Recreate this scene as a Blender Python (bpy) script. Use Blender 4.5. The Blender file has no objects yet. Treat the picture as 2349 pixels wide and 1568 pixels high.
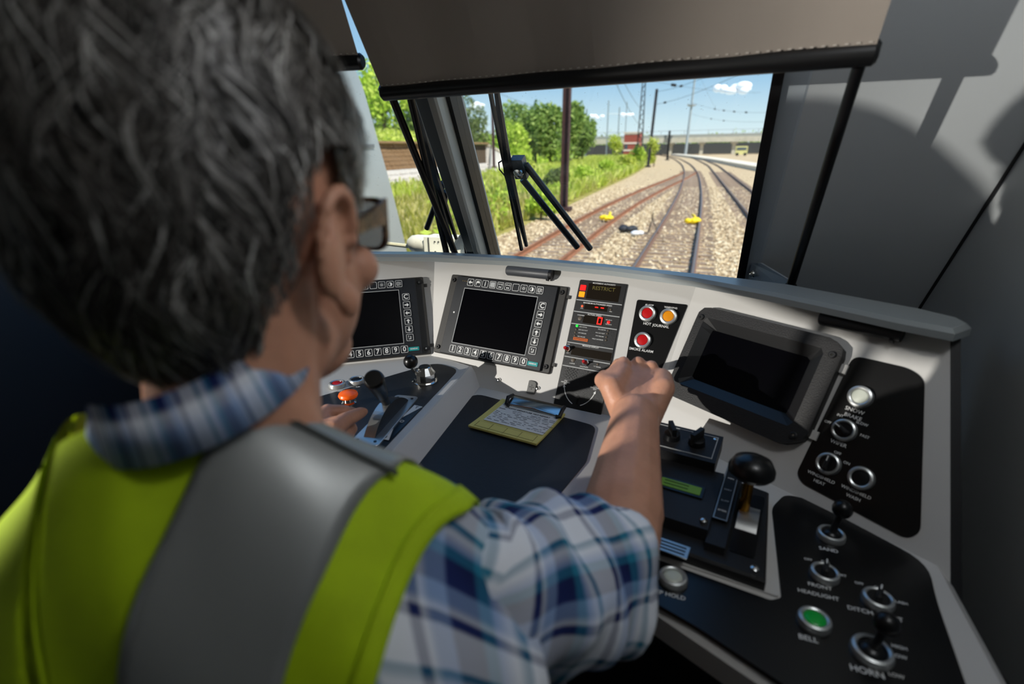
import bpy, math, random
import numpy as np
from math import sin, cos, tan, pi, radians, sqrt, atan2
from mathutils import Matrix, Vector
random.seed(7); rng = np.random.default_rng(7)
scene = bpy.context.scene
COL = scene.collection

# ------------------------------------------------------------------ camera
# cab coordinates: x = right, y = forward along the track, z = up, origin at the photographer's eye.
PITCH, YAW, ROLL, FPX = radians(20.6), radians(20.4), radians(-.93), 1174.5
def _yaw(v): return Vector((v[0]*cos(YAW)-v[1]*sin(YAW), v[0]*sin(YAW)+v[1]*cos(YAW), v[2]))
_X, _F, _Z = Vector((1, 0, 0)), Vector((0, cos(PITCH), -sin(PITCH))), Vector((0, sin(PITCH), cos(PITCH)))
CX = _yaw(_X*cos(ROLL)+_Z*sin(ROLL)); CU = _yaw(_X*-sin(ROLL)+_Z*cos(ROLL)); CF = _yaw(_F)
cam_data = bpy.data.cameras.new('camera'); cam = bpy.data.objects.new('camera', cam_data); COL.objects.link(cam)
cam_data.sensor_width = 36.0; cam_data.lens = 36.0*FPX/2349.0
cam_data.clip_start = .02; cam_data.clip_end = 3000
cam.matrix_world = Matrix(((CX.x, CU.x, -CF.x, 0), (CX.y, CU.y, -CF.y, 0), (CX.z, CU.z, -CF.z, 0), (0, 0, 0, 1)))
cam_data.dof.use_dof = True; cam_data.dof.focus_distance = 1.22; cam_data.dof.aperture_fstop = 2.8
scene.camera = cam
scene.view_settings.view_transform = 'Standard'; scene.view_settings.look = 'None'
scene.view_settings.gamma = 1.0; scene.view_settings.use_curve_mapping = False
scene.view_settings.exposure = 0.0
scene.cycles.use_denoising = True
scene.cycles.max_bounces = 8; scene.cycles.transparent_max_bounces = 16

# ------------------------------------------------------------------ world, sun, big lights
def lin(c):
    return tuple(((v/255)/12.92 if v/255 <= .04045 else ((v/255+.055)/1.055)**2.4) for v in c)
world = bpy.data.worlds.new('world'); scene.world = world; world.use_nodes = True
nt = world.node_tree; nt.nodes.clear()
wo = nt.nodes.new('ShaderNodeOutputWorld'); bg = nt.nodes.new('ShaderNodeBackground')
tc = nt.nodes.new('ShaderNodeTexCoord'); sx = nt.nodes.new('ShaderNodeSeparateXYZ'); rp = nt.nodes.new('ShaderNodeValToRGB')
nt.links.new(tc.outputs['Generated'], sx.inputs[0]); nt.links.new(sx.outputs['Z'], rp.inputs[0])
nt.links.new(rp.outputs[0], bg.inputs[0]); nt.links.new(bg.outputs[0], wo.inputs[0])
rp.color_ramp.elements[0].position = 0.0; rp.color_ramp.elements[0].color = (*lin((222, 234, 237)), 1)
rp.color_ramp.elements[1].position = 0.5; rp.color_ramp.elements[1].color = (*lin((92, 146, 205)), 1)
e = rp.color_ramp.elements.new(.10); e.color = (*lin((158, 196, 224)), 1)
e = rp.color_ramp.elements.new(.04); e.color = (*lin((202, 224, 233)), 1)
bg.inputs[1].default_value = 1.2
def lamp(name, kind, loc, target, energy, size=.1, color=(1, 1, 1), **kw):
    d = bpy.data.lights.new(name, kind); d.energy = energy; d.color = color
    for k, v in kw.items(): setattr(d, k, v)
    if kind == 'SUN': d.angle = size
    else: d.shadow_soft_size = size
    o = bpy.data.objects.new(name, d); COL.objects.link(o); o.location = loc
    o.rotation_euler = (Vector(target)-Vector(loc)).to_track_quat('-Z', 'Y').to_euler()
    return o
# midday sun from the right and behind the cab
lamp('sun', 'SUN', (30, -22, 46), (0, 0, 0), 6.7, size=.01, color=(1, .95, .86))
# spot lamp standing in for sunlight thrown through the side window by the stainless-steel coaches on the next track
lamp('side_window_glint', 'SPOT', (-2.4, -1.4, .15), (-.46, 1.0, -.20), 430, size=.016, color=(1, .965, .9), spot_size=radians(28), spot_blend=.18)

# ------------------------------------------------------------------ helpers
def ray(x, y): return CX*((x-1174.5)/FPX)+CU*((784-y)/FPX)+CF       # direction of a picture point, unit depth
def hz(x, y, z):                                                      # where it meets the level z
    d = ray(x, y); return d*(z/d.z)
def at(x, y, d): return ray(x, y)*d
class Frame:                                                          # a panel: origin, u right, v up the panel, n outwards
    def __init__(s, O, yaw, lean):
        y, l = radians(yaw), radians(lean)
        s.O = Vector(O); s.u = Vector((cos(y), -sin(y), 0)); h = Vector((sin(y), cos(y), 0))
        s.v = h*sin(l)+Vector((0, 0, cos(l))); s.n = s.u.cross(s.v)
    def px(s, x, y):
        d = ray(x, y); p = d*(s.O.dot(s.n)/d.dot(s.n))-s.O
        return (p.dot(s.u), p.dot(s.v))
    def pt(s, u, v, n=0): return s.O+s.u*u+s.v*v+s.n*n
    def mat(s, u=0, v=0, n=0, rot=0):
        p = s.pt(u, v, n); a = s.u*cos(rot)+s.v*sin(rot); b = s.v*cos(rot)-s.u*sin(rot)
        return Matrix(((a.x, b.x, s.n.x, p.x), (a.y, b.y, s.n.y, p.y), (a.z, b.z, s.n.z, p.z), (0, 0, 0, 1)))

MATS = {}
def mat(name, col, rough=.5, metal=0., bump=0., bscale=60., var=0., vscale=8., spec=.5, emit=None, es=1., coat=0., trans=0., sss=0.):
    if name in MATS: return MATS[name]
    m = bpy.data.materials.new(name); m.use_nodes = True; t = m.node_tree; b = t.nodes['Principled BSDF']
    c = (*lin(col), 1)
    b.inputs['Base Color'].default_value = c; b.inputs['Roughness'].default_value = rough; b.inputs['Metallic'].default_value = metal
    b.inputs['Specular IOR Level'].default_value = spec; b.inputs['Coat Weight'].default_value = coat
    if sss:
        b.inputs['Subsurface Weight'].default_value = sss; b.inputs['Subsurface Radius'].default_value = (.012, .004, .002); b.inputs['Subsurface Scale'].default_value = 1.
    if emit: b.inputs['Emission Color'].default_value = (*lin(emit), 1); b.inputs['Emission Strength'].default_value = es
    if var or bump:
        o = t.nodes.new('ShaderNodeTexCoord')
    if var:
        n = t.nodes.new('ShaderNodeTexNoise'); n.inputs['Scale'].default_value = vscale; n.inputs['Detail'].default_value = 6
        r = t.nodes.new('ShaderNodeValToRGB'); t.links.new(o.outputs['Object'], n.inputs['Vector']); t.links.new(n.outputs['Fac'], r.inputs[0])
        r.color_ramp.elements[0].position = .3; r.color_ramp.elements[1].position = .7
        r.color_ramp.elements[0].color = tuple(x*(1-var) for x in c[:3])+(1,)
        r.color_ramp.elements[1].color = tuple(min(1, x*(1+var)) for x in c[:3])+(1,)
        t.links.new(r.outputs[0], b.inputs['Base Color'])
    if bump:
        n = t.nodes.new('ShaderNodeTexNoise'); n.inputs['Scale'].default_value = bscale; n.inputs['Detail'].default_value = 4
        u = t.nodes.new('ShaderNodeBump'); u.inputs['Strength'].default_value = bump; u.inputs['Distance'].default_value = .002 if bscale > 30 else .02
        t.links.new(o.outputs['Object'], n.inputs['Vector']); t.links.new(n.outputs['Fac'], u.inputs['Height']); t.links.new(u.outputs[0], b.inputs['Normal'])
    MATS[name] = m; return m
def ramp_mat(name, stops, scale, rough=.9, detail=8, bump=.0, stretch=(1, 1, 1), island=False, coords='Object', constant=False):
    m = bpy.data.materials.new(name); m.use_nodes = True; t = m.node_tree; b = t.nodes['Principled BSDF']
    b.inputs['Roughness'].default_value = rough; b.inputs['Specular IOR Level'].default_value = .2
    o = t.nodes.new('ShaderNodeTexCoord'); r = t.nodes.new('ShaderNodeValToRGB')
    cr = r.color_ramp
    while len(cr.elements) < len(stops): cr.elements.new(.5)
    for e_, (p_, c_) in zip(cr.elements, stops): e_.position = p_; e_.color = (*lin(c_), 1)
    if constant: cr.interpolation = 'CONSTANT'
    if island:
        g = t.nodes.new('ShaderNodeNewGeometry'); t.links.new(g.outputs['Random Per Island'], r.inputs[0])
    else:
        mp = t.nodes.new('ShaderNodeMapping'); mp.inputs['Scale'].default_value = stretch
        n = t.nodes.new('ShaderNodeTexNoise'); n.inputs['Scale'].default_value = scale; n.inputs['Detail'].default_value = detail; n.inputs['Roughness'].default_value = .65
        t.links.new(o.outputs[coords], mp.inputs[0]); t.links.new(mp.outputs[0], n.inputs['Vector']); t.links.new(n.outputs['Fac'], r.inputs[0])
        if bump:
            u = t.nodes.new('ShaderNodeBump'); u.inputs['Strength'].default_value = bump; u.inputs['Distance'].default_value = .05
            t.links.new(n.outputs['Fac'], u.inputs['Height']); t.links.new(u.outputs[0], b.inputs['Normal'])
    t.links.new(r.outputs[0], b.inputs['Base Color'])
    MATS[name] = m; return m

class MB:                                                            # collects shapes for ONE mesh object
    def __init__(s): s.v = []; s.f = []; s.uv = None
    def add(s, vs, fs):
        k = len(s.v); s.v += [tuple(p) for p in vs]; s.f += [tuple(i+k for i in f) for f in fs]; return s
    def box(s, c, d, M=None):
        x, y, z = (q/2 for q in d)
        vs = [Vector((c[0]+a*x, c[1]+b*y, c[2]+e_*z)) for a in (-1, 1) for b in (-1, 1) for e_ in (-1, 1)]
        if M is not None: vs = [M @ p for p in vs]
        return s.add(vs, [(0, 1, 3, 2), (4, 6, 7, 5), (0, 4, 5, 1), (2, 3, 7, 6), (0, 2, 6, 4), (1, 5, 7, 3)])
    def prism(s, pts, z0, z1, M=None, inset=0., cap=True):           # polygon (x,y) extruded z0..z1, optional chamfer at the top
        n = len(pts); ar = sum(pts[i][0]*pts[(i+1) % n][1]-pts[(i+1) % n][0]*pts[i][1] for i in range(n))
        if ar < 0: pts = pts[::-1]
        rings = [[(p[0], p[1], z0) for p in pts]]
        if inset > 0:
            rings.append([(p[0], p[1], z1-inset) for p in pts])
            rings.append([(*q, z1) for q in offset_poly(pts, -inset)])
        else: rings.append([(p[0], p[1], z1) for p in pts])
        vs = [p for r in rings for p in r]; fs = []
        for k in range(len(rings)-1):
            for i in range(n): j = (i+1) % n; fs.append((k*n+i, k*n+j, (k+1)*n+j, (k+1)*n+i))
        fs.append(tuple(range(n-1, -1, -1))); fs.append(tuple((len(rings)-1)*n+i for i in range(n)))
        if M is not None: vs = [M @ Vector(p) for p in vs]
        return s.add(vs, fs)
    def lathe(s, prof, seg=24, M=None, a0=0., a1=2*pi):              # prof: (radius, z) from bottom to top
        full = abs(a1-a0-2*pi) < 1e-6; k = seg if full else seg+1; vs = []; fs = []
        for r, z in prof:
            for i in range(k): a = a0+(a1-a0)*i/seg; vs.append(Vector((r*cos(a), r*sin(a), z)))
        for q in range(len(prof)-1):
            for i in range(seg):
                j = (i+1) % k; fs.append((q*k+i, q*k+j, (q+1)*k+j, (q+1)*k+i))
        if full:
            fs.append(tuple(range(k-1, -1, -1))); fs.append(tuple((len(prof)-1)*k+i for i in range(k)))
        if M is not None: vs = [M @ p for p in vs]
        return s.add(vs, fs)
    def tube(s, pts, r, seg=10, M=None, flat=1.):                    # r: number or one per point
        pts = [Vector(p) for p in pts]; n = len(pts); rs = r if hasattr(r, '__len__') else [r]*n; vs = []; fs = []
        up = Vector((0, 0, 1)) if abs((pts[-1]-pts[0]).normalized().z) < .9 else Vector((1, 0, 0))
        for i, p in enumerate(pts):
            t = (pts[min(i+1, n-1)]-pts[max(i-1, 0)]).normalized(); a = t.cross(up).normalized(); b = a.cross(t)
            for k in range(seg):
                w = 2*pi*k/seg; vs.append(p+a*cos(w)*rs[i]+b*sin(w)*rs[i]*flat)
        for i in range(n-1):
            for k in range(seg): j = (k+1) % seg; fs.append((i*seg+k, i*seg+j, (i+1)*seg+j, (i+1)*seg+k))
        fs.append(tuple(range(seg-1, -1, -1))); fs.append(tuple((n-1)*seg+k for k in range(seg)))
        if M is not None: vs = [M @ p for p in vs]
        return s.add(vs, fs)
    def ball(s, c, r, seg=16, rings=10, M=None):
        r = r if hasattr(r, '__len__') else (r, r, r); vs = []; fs = []
        for i in range(rings+1):
            a = pi*i/rings
            for k in range(seg):
                w = 2*pi*k/seg; p = Vector((r[0]*sin(a)*cos(w), r[1]*sin(a)*sin(w), r[2]*cos(a)))
                vs.append((M @ p if M is not None else p)+Vector(c))
        for i in range(rings):
            for k in range(seg): j = (k+1) % seg; fs.append((i*seg+k, (i+1)*seg+k, (i+1)*seg+j, i*seg+j))
        return s.add(vs, fs)
    def build(s, name, m=None, parent=None, smooth=False, mw=None):
        me = bpy.data.meshes.new(name); me.from_pydata([tuple(p) for p in s.v], [], s.f)
        if m is not None: me.materials.append(m)
        if smooth:
            me.polygons.foreach_set('use_smooth', [True]*len(me.polygons))
            try: me.set_sharp_from_angle(angle=radians(38))
            except Exception: pass
        me.update()
        o = bpy.data.objects.new(name, me); COL.objects.link(o)
        if parent is not None: o.parent = parent
        if mw is not None: o.matrix_basis = mw
        return o
def offset_poly(pts, d):
    n = len(pts); out = []
    for i in range(n):
        a, b, c = Vector(pts[i-1][:2]), Vector(pts[i][:2]), Vector(pts[(i+1) % n][:2])
        e1 = (b-a); e2 = (c-b)
        if e1.length < 1e-9: e1 = e2
        if e2.length < 1e-9: e2 = e1
        n1 = Vector((e1.y, -e1.x)).normalized(); n2 = Vector((e2.y, -e2.x)).normalized(); m = n1+n2
        m = m/max(.3, m.dot(n1)) if m.length > 1e-6 else n1
        q = b+m*d; out.append((q.x, q.y))
    return out
def rounded(pts, r, seg=5):                                          # round the corners of a polygon
    out = []; n = len(pts)
    rs = r if hasattr(r, '__len__') else [r]*n
    for i in range(n):
        a, b, c = Vector(pts[i-1]), Vector(pts[i]), Vector(pts[(i+1) % n]); rr = rs[i]
        d1 = (a-b); d2 = (c-b); l = min(rr, d1.length*.49, d2.length*.49)
        p, q = b+d1.normalized()*l, b+d2.normalized()*l
        if rr <= 0: out.append((b.x, b.y)); continue
        for k in range(seg+1):
            t = k/seg; w = p*(1-t)**2+b*2*t*(1-t)+q*t*t; out.append((w.x, w.y))
    return out
def rect(u0, u1, v0, v1, r=0., seg=4):
    p = [(u0, v0), (u1, v0), (u1, v1), (u0, v1)]
    return rounded(p, r, seg) if r else p
def ringpoly(mb, outer, inner, z0, z1, M=None):                      # flat ring between two outlines with equal point counts
    n = len(outer); vs = [(*p, z1) for p in outer]+[(*p, z1) for p in inner]+[(*p, z0) for p in outer]+[(*p, z0) for p in inner]
    fs = []
    for i in range(n):
        j = (i+1) % n
        fs += [(i, j, n+j, n+i), (2*n+i, 2*n+j, j, i), (n+i, n+j, 3*n+j, 3*n+i)]
    if M is not None: vs = [M @ Vector(p) for p in vs]
    return mb.add(vs, fs)
def tag(o, label=None, cat=None, group=None, kind=None):
    if label: o['label'] = label
    if cat: o['category'] = cat
    if group: o['group'] = group
    if kind: o['kind'] = kind
    return o
def thing(name, mw, label=None, cat=None, group=None, kind=None):
    o = bpy.data.objects.new(name, None); COL.objects.link(o); o.empty_display_size = .05
    o.matrix_world = mw if isinstance(mw, Matrix) else Matrix.Translation(mw)
    return tag(o, label, cat, group, kind)
def part_label(o, s): o['label'] = s; return o
def txt(parent, s, u, v, size, m, n=.0008, rot=0., align='CENTER', bold=.0, sx=1.):
    c = bpy.data.curves.new('lettering', 'FONT'); c.body = s; c.size = size; c.align_x = align; c.align_y = 'CENTER'
    c.offset = bold*size; c.extrude = .0001; c.resolution_u = 3; c.materials.append(m); c.space_line = .9
    o = bpy.data.objects.new('lettering', c); COL.objects.link(o); o.parent = parent
    o.location = (u, v, n); o.rotation_euler = (0, 0, rot); o.scale = (sx, 1, 1)
    return o
def copy_tree(o, parent=None):
    c = o.copy(); COL.objects.link(c)
    if parent is not None: c.parent = parent
    for ch in list(o.children): copy_tree(ch, c)
    return c

# ================================================================== OUTSIDE
RAILZ = -2.97; GZ = -3.15
m_ballast = ramp_mat('ballast', [(.25, (112, 94, 72)), (.42, (176, 152, 120)), (.58, (206, 182, 146)), (.8, (228, 208, 174))], 5.5, bump=.5)
m_verge = ramp_mat('verge soil', [(.3, (96, 96, 44)), (.5, (150, 142, 74)), (.7, (176, 158, 104))], .9)
m_hill = ramp_mat('hill soil', [(.3, (100, 124, 40)), (.55, (146, 170, 58)), (.75, (188, 194, 90))], .35)
m_rust = mat('rusty rail', (150, 100, 72), .8, .1, var=.2, vscale=3)
m_railtop = mat('worn rail head', (150, 128, 112), .35, .7)
m_steelrail = mat('dull rail', (128, 96, 78), .6, .2)
m_sleeper = mat('weathered timber', (140, 120, 102), .9, var=.3, vscale=2)
m_stone = ramp_mat('ballast stone', [(0, (116, 98, 78)), (.35, (184, 160, 128)), (.75, (216, 196, 162)), (1, (238, 222, 194))], 1, island=True)

def grid_mesh(name, xs, ys, hf, m):
    mb = MB(); nx, ny = len(xs), len(ys)
    mb.v = [(x, y, hf(x, y)) for y in ys for x in xs]
    mb.f = [(j*nx+i, j*nx+i+1, (j+1)*nx+i+1, (j+1)*nx+i) for j in range(ny-1) for i in range(nx-1)]
    return mb.build(name, m, smooth=True)
o = grid_mesh('ground', list(np.linspace(-420, 420, 30)), list(np.linspace(-60, 900, 30)), lambda x, y: GZ-.02, m_ballast)
tag(o, 'pale gravel ground spreading under the tracks', 'ground', kind='structure')
VE = [(-7.6, 4), (-7.2, 12), (-7.4, 24), (-7.9, 38), (-8.6, 65), (-12.5, 137), (-24, 230)]      # verge edge next to the near tracks
T4 = [(-27.5, 0), (-26.3, 40), (-26.4, 60), (-27.3, 80), (-30, 105), (-36, 150), (-45, 215), (-58, 290)]
def lerp_path(P, y):
    for (x0, y0), (x1, y1) in zip(P, P[1:]):
        if y <= y1: t = (y-y0)/(y1-y0); return x0+(x1-x0)*t
    return P[-1][0]
def smooth_path(P, n):
    ys = np.array([p[1] for p in P], float); xs = np.array([p[0] for p in P], float)
    yy = np.linspace(ys[0], ys[-1], n); xx = np.interp(yy, ys, xs)
    k = max(3, n//14) | 1; pad = np.pad(xx, k//2, mode='edge')
    slope0 = (xx[1]-xx[0]); slope1 = (xx[-1]-xx[-2])
    for i in range(k//2): pad[k//2-1-i] = xx[0]-slope0*(i+1); pad[-(k//2)+i] = xx[-1]+slope1*(i+1)
    for _ in range(2):
        xx = np.convolve(pad, np.ones(k)/k, mode='valid'); pad[k//2:-(k//2)] = xx
    return list(zip(xx.tolist(), yy.tolist()))
mb = MB(); yy = np.linspace(4, 230, 40)
for y in yy: mb.v += [(lerp_path(VE, y), y, GZ-.01), (lerp_path(VE, y)-1.6, y, GZ+.10), (lerp_path(T4, y)+1.5, y, GZ+.12)]
for i in range(len(yy)-1): mb.f += [(3*i, 3*i+3, 3*i+4, 3*i+1), (3*i+1, 3*i+4, 3*i+5, 3*i+2)]
tag(mb.build('verge', m_verge), 'grassy strip of soil between the near tracks and the far rusty track', 'verge', kind='structure')

def rail(path, side, name, root, m, w=.075):
    mb = MB(); n = len(path); vs = []
    prof = [(-.07, -.17), (.07, -.17), (.07, -.155), (.012, -.13), (.012, -.04), (.037, -.03), (.037, 0), (-.037, 0), (-.037, -.03), (-.012, -.04), (-.012, -.13), (-.07, -.155)]
    for i, (x, y) in enumerate(path):
        a, b = path[max(i-1, 0)], path[min(i+1, n-1)]; d = Vector((b[0]-a[0], b[1]-a[1], 0)).normalized(); r = Vector((d.y, -d.x, 0))
        c = Vector((x, y, RAILZ))+r*side*.7525
        vs += [c+r*p*w/.074+Vector((0, 0, q)) for p, q in prof]
    k = len(prof)
    fs = [(i*k+j, i*k+(j+1) % k, (i+1)*k+(j+1) % k, (i+1)*k+j) for i in range(n-1) for j in range(k)]
    mb.add(vs, fs); o = mb.build('rail', m, root)
    hd = MB(); hv = []
    for i, (x, y) in enumerate(path):
        a, b = path[max(i-1, 0)], path[min(i+1, n-1)]; d = Vector((b[0]-a[0], b[1]-a[1], 0)).normalized(); r = Vector((d.y, -d.x, 0))
        c = Vector((x, y, RAILZ+.002))+r*side*.7525; hv += [c-r*.026, c+r*.026]
    hd.add(hv, [(2*i, 2*i+1, 2*i+3, 2*i+2) for i in range(n-1)])
    hd.build('running_surface', m_railtop if name != 'rust' else m_rust, o)
    return o
sl = MB(); sl.prism(rect(-1.3, 1.3, -.115, .115), -.16, 0, inset=.012); sleeper_mesh = sl.build('sleeper', m_sleeper).data
bpy.data.objects.remove(bpy.data.objects['sleeper'])
def track(name, path, label, ymax, m=None, step=.6, kind='x', y0=9.0):
    root = thing(name, Vector((path[0][0], path[0][1], GZ)), label, 'railway track')
    root.matrix_world = Matrix.Identity(4)
    P = smooth_path(path, 90)
    for s in (-1, 1): rail(P, s, kind, root, m or m_rust)
    y = y0
    while y < ymax:
        i = min(range(len(P)), key=lambda q: abs(P[q][1]-y)); a, b = P[max(i-1, 0)], P[min(i+1, len(P)-1)]
        x = np.interp(y, [p[1] for p in P], [p[0] for p in P])
        o = bpy.data.objects.new('sleeper', sleeper_mesh); COL.objects.link(o); o.parent = root
        o.location = (x+random.uniform(-.04, .04), y, RAILZ-.150+random.uniform(-.015, .006)); o.rotation_euler = (0, 0, -atan2(b[0]-a[0], b[1]-a[1])+random.uniform(-.012, .012))
        y += step*random.uniform(.94, 1.06)
    return root
T2 = [(-.87, -6), (-.87, 28), (-1.05, 40), (-2.0, 70), (-3.9, 102), (-8.7, 155), (-17, 215), (-30, 290)]
T1 = [(-4.47, -6), (-4.48, 14), (-4.6, 22), (-4.45, 32), (-3.85, 44), (-2.9, 58), (-2.25, 72)]
T3 = [(3.3, 5), (2.75, 25), (2.2, 42), (1.35, 70), (.5, 98), (-3.5, 155), (-10, 215)]
track('railway_track', T2, 'track straight ahead of the cab with rails worn shiny on top', 78, m_steelrail)
track('railway_track', T1, 'orange rusty track that slants across to join the track ahead', 66, m_rust, kind='rust')
track('railway_track', T3, 'dark track beyond the gravel at the window pillar side', 75, m_steelrail, y0=20)
track('railway_track', T4, 'thin rusty track curving away along the foot of the green hillside', 110, m_rust, kind='rust', y0=34)

def scatter_stones(name, n, fx, z, label, smin=.03, smax=.07):
    base = np.array([(1, 0, 0), (-1, 0, 0), (0, 1, 0), (0, -1, 0), (0, 0, 1), (0, 0, -1)], float)
    F_ = np.array([(0, 2, 4), (2, 1, 4), (1, 3, 4), (3, 0, 4), (2, 0, 5), (1, 2, 5), (3, 1, 5), (0, 3, 5)])
    P = fx(n); n = len(P); s = rng.uniform(smin, smax, (n, 1, 1))
    V = base[None]*s*rng.uniform(.6, 1.3, (n, 6, 3)); a = rng.uniform(0, 2*pi, n)
    c, q = np.cos(a)[:, None], np.sin(a)[:, None]
    V = np.stack([V[..., 0]*c-V[..., 1]*q, V[..., 0]*q+V[..., 1]*c, V[..., 2]*.75], -1)
    V += np.concatenate([P, np.full((n, 1), z)], 1)[:, None, :]
    Fs = (F_[None]+(np.arange(n)*6)[:, None, None]).reshape(-1, 3)
    me = bpy.data.meshes.new(name); me.from_pydata(V.reshape(-1, 3).tolist(), [], Fs.tolist()); me.materials.append(m_stone)
    o = bpy.data.objects.new(name, me); COL.objects.link(o); return tag(o, label, 'gravel', kind='stuff')
def ballast_pts(n):
    y = 9+38*rng.random(n)**1.7; x = rng.uniform(-7.4, 5, n); ok = np.ones(n, bool)
    for T in (T1, T2, T3):                                        # keep the rails clear
        c = np.interp(y, [p[1] for p in T], [p[0] for p in T])
        for s in (-.7525, .7525): ok &= np.abs(x-c-s) > .1
        inside = np.abs(x-c) < 1.3; ok &= ~(inside & (rng.random(n) < .72))
    return np.stack([x[ok], y[ok]], 1)
scatter_stones('ballast_stones', 42000, ballast_pts, GZ+.012, 'loose sandy ballast stones heaped between and beside the rails')

def leaf_cloud(P, size, flat=0., up=0.):                         # P: (n,3) centres -> folded leaf quads
    n = len(P); d = rng.normal(size=(n, 3)); d[:, 2] = d[:, 2]*(1-flat)+up; d /= np.linalg.norm(d, axis=1)[:, None]
    e_ = rng.normal(size=(n, 3)); b = np.cross(d, e_); b /= np.linalg.norm(b, axis=1)[:, None]
    s = (np.asarray(size)*rng.uniform(.6, 1.35, n))[:, None]
    V = np.stack([P-d*s, P+b*s*.5, P+d*s, P-b*s*.5], 1).reshape(-1, 3); k = np.arange(n)*4
    return V, np.stack([k, k+1, k+2, k+3], 1)
def np_obj(name, V, F_, m, parent=None):
    me = bpy.data.meshes.new(name); me.from_pydata(V.tolist(), [], F_.tolist()); me.materials.append(m)
    o = bpy.data.objects.new(name, me); COL.objects.link(o)
    if parent is not None: o.parent = parent
    return o
def leafmat(name, stops):
    m = ramp_mat(name, stops, 1, island=True, rough=.6); t = m.node_tree; b = t.nodes['Principled BSDF']
    tr = t.nodes.new('ShaderNodeBsdfTranslucent'); mx = t.nodes.new('ShaderNodeMixShader'); mx.inputs[0].default_value = .45
    src = b.inputs['Base Color'].links[0].from_socket
    t.links.new(src, tr.inputs[0]); t.links.new(b.outputs[0], mx.inputs[1]); t.links.new(tr.outputs[0], mx.inputs[2])
    t.links.new(mx.outputs[0], t.nodes['Material Output'].inputs[0]); return m
m_leafd = leafmat('leaves deep', [(0, (92, 120, 58)), (.5, (140, 168, 86)), (1, (190, 208, 122))])
m_leafm = leafmat('leaves mid', [(0, (140, 168, 54)), (.5, (190, 216, 78)), (1, (228, 238, 118))])
m_leafl = leafmat('leaves light', [(0, (152, 172, 54)), (.5, (202, 212, 86)), (1, (234, 234, 146))])
m_dry = leafmat('dry grass', [(0, (136, 140, 54)), (.45, (188, 184, 84)), (.8, (218, 206, 134)), (1, (230, 214, 164))])
m_leafg = leafmat('leaves grey', [(0, (86, 104, 60)), (.5, (122, 138, 84)), (1, (162, 170, 120))])
m_bark = mat('bark', (92, 76, 60), .9, bump=.6, bscale=20)

def hill(x, y):
    d = max(0., lerp_path(T4, y)-3.2-x); k = min(1, max(0, (y-60)/12))
    top = .62*(1-k)+(GZ+.1)*k
    return top+9.5*(1-math.exp(-d/26))*(.55+.45*k)
xs = np.concatenate([np.linspace(0, 40, 16), np.linspace(50, 200, 8)]); ys = np.linspace(26, 226, 50)
mb = MB()
for y in ys:
    for q in xs: x = lerp_path(T4, y)-3.2-q; mb.v.append((x, y, hill(x, y)))
nx = len(xs); mb.f = [(j*nx+i, (j+1)*nx+i, (j+1)*nx+i+1, j*nx+i+1) for j in range(len(ys)-1) for i in range(nx-1)]
tag(mb.build('hillside', m_hill, smooth=True), 'green hillside rising behind the far track', 'hill', kind='structure')

def hill_pts(n, dmax, y0, y1):
    y = y0+(y1-y0)*rng.random(n)**1.3; d = dmax*rng.random(n)
    x = np.array([lerp_path(T4, a) for a in y])-3.4-d
    z = np.array([hill(a, b) for a, b in zip(x, y)]); return np.stack([x, y, z], 1)
P = hill_pts(26000, 34, 62, 222); clump = np.sin(P[:, 0]*.55)*np.sin(P[:, 1]*.33+P[:, 0]*.2); P[:, 2] += rng.random(len(P))**.8*(1.0+.9*np.clip(clump, -.6, 1))
V, F_ = leaf_cloud(P, .34+.16*rng.random(len(P)), up=.4)
tag(np_obj('hillside_undergrowth', V, F_, m_leafm), 'bright green undergrowth covering the hillside below the trees', 'undergrowth', kind='stuff')
P = hill_pts(9000, 30, 28, 66); P[:, 2] += rng.random(len(P))*.9
V, F_ = leaf_cloud(P, .3, up=.4)
tag(np_obj('bank_weeds', V, F_, m_leafl), 'yellow-green weeds on the bank above the stone retaining wall', 'weeds', kind='stuff')

def grass_pts(n, y0, y1, pw):
    y = y0+(y1-y0)*rng.random(n)**pw; a = np.array([lerp_path(VE, q) for q in y])-.3; b = np.array([lerp_path(T4, q) for q in y])+1.6
    x = a+(b-a)*rng.random(n)**1.25; return np.stack([x, y, np.full(n, GZ+.1)], 1)
def blades(P, h, w):
    n = len(P); a = rng.uniform(0, 2*pi, n); hh = (h*rng.uniform(.5, 1.4, n)); tx = rng.normal(0, .3, n)*hh; ty = rng.normal(0, .3, n)*hh
    wx, wy = np.cos(a)*w, np.sin(a)*w
    V = np.stack([P+np.stack([-wx, -wy, 0*wx], 1), P+np.stack([wx, wy, 0*wx], 1), P+np.stack([tx+wx*.3, ty+wy*.3, hh], 1), P+np.stack([tx-wx*.3, ty-wy*.3, hh*.97], 1)], 1).reshape(-1, 3)
    k = np.arange(n)*4; return V, np.stack([k, k+1, k+2, k+3], 1)
P = grass_pts(30000, 8, 60, 1.5); V, F_ = blades(P, .5+.25*np.sin(P[:, 0]*.9)*np.sin(P[:, 1]*.6), .045)
tag(np_obj('verge_grass', V, F_, m_dry), 'tall dry yellow-green grass on the verge beside the rusty track', 'grass', kind='stuff')
P = grass_pts(24000, 30, 190, 1.2); V, F_ = blades(P, .75, .10)
tag(np_obj('verge_weeds', V, F_, m_leafl), 'green weeds on the verge farther along the line', 'weeds', kind='stuff')
P = grass_pts(16000, 8, 70, 1.3); keep = np.sin(P[:, 0]*.8+1)*np.sin(P[:, 1]*.45) > .15; P = P[keep]; P[:, 2] += rng.random(len(P))**1.4*1.1
V, F_ = leaf_cloud(P, .12+.05*rng.random(len(P)), up=.4)
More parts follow.
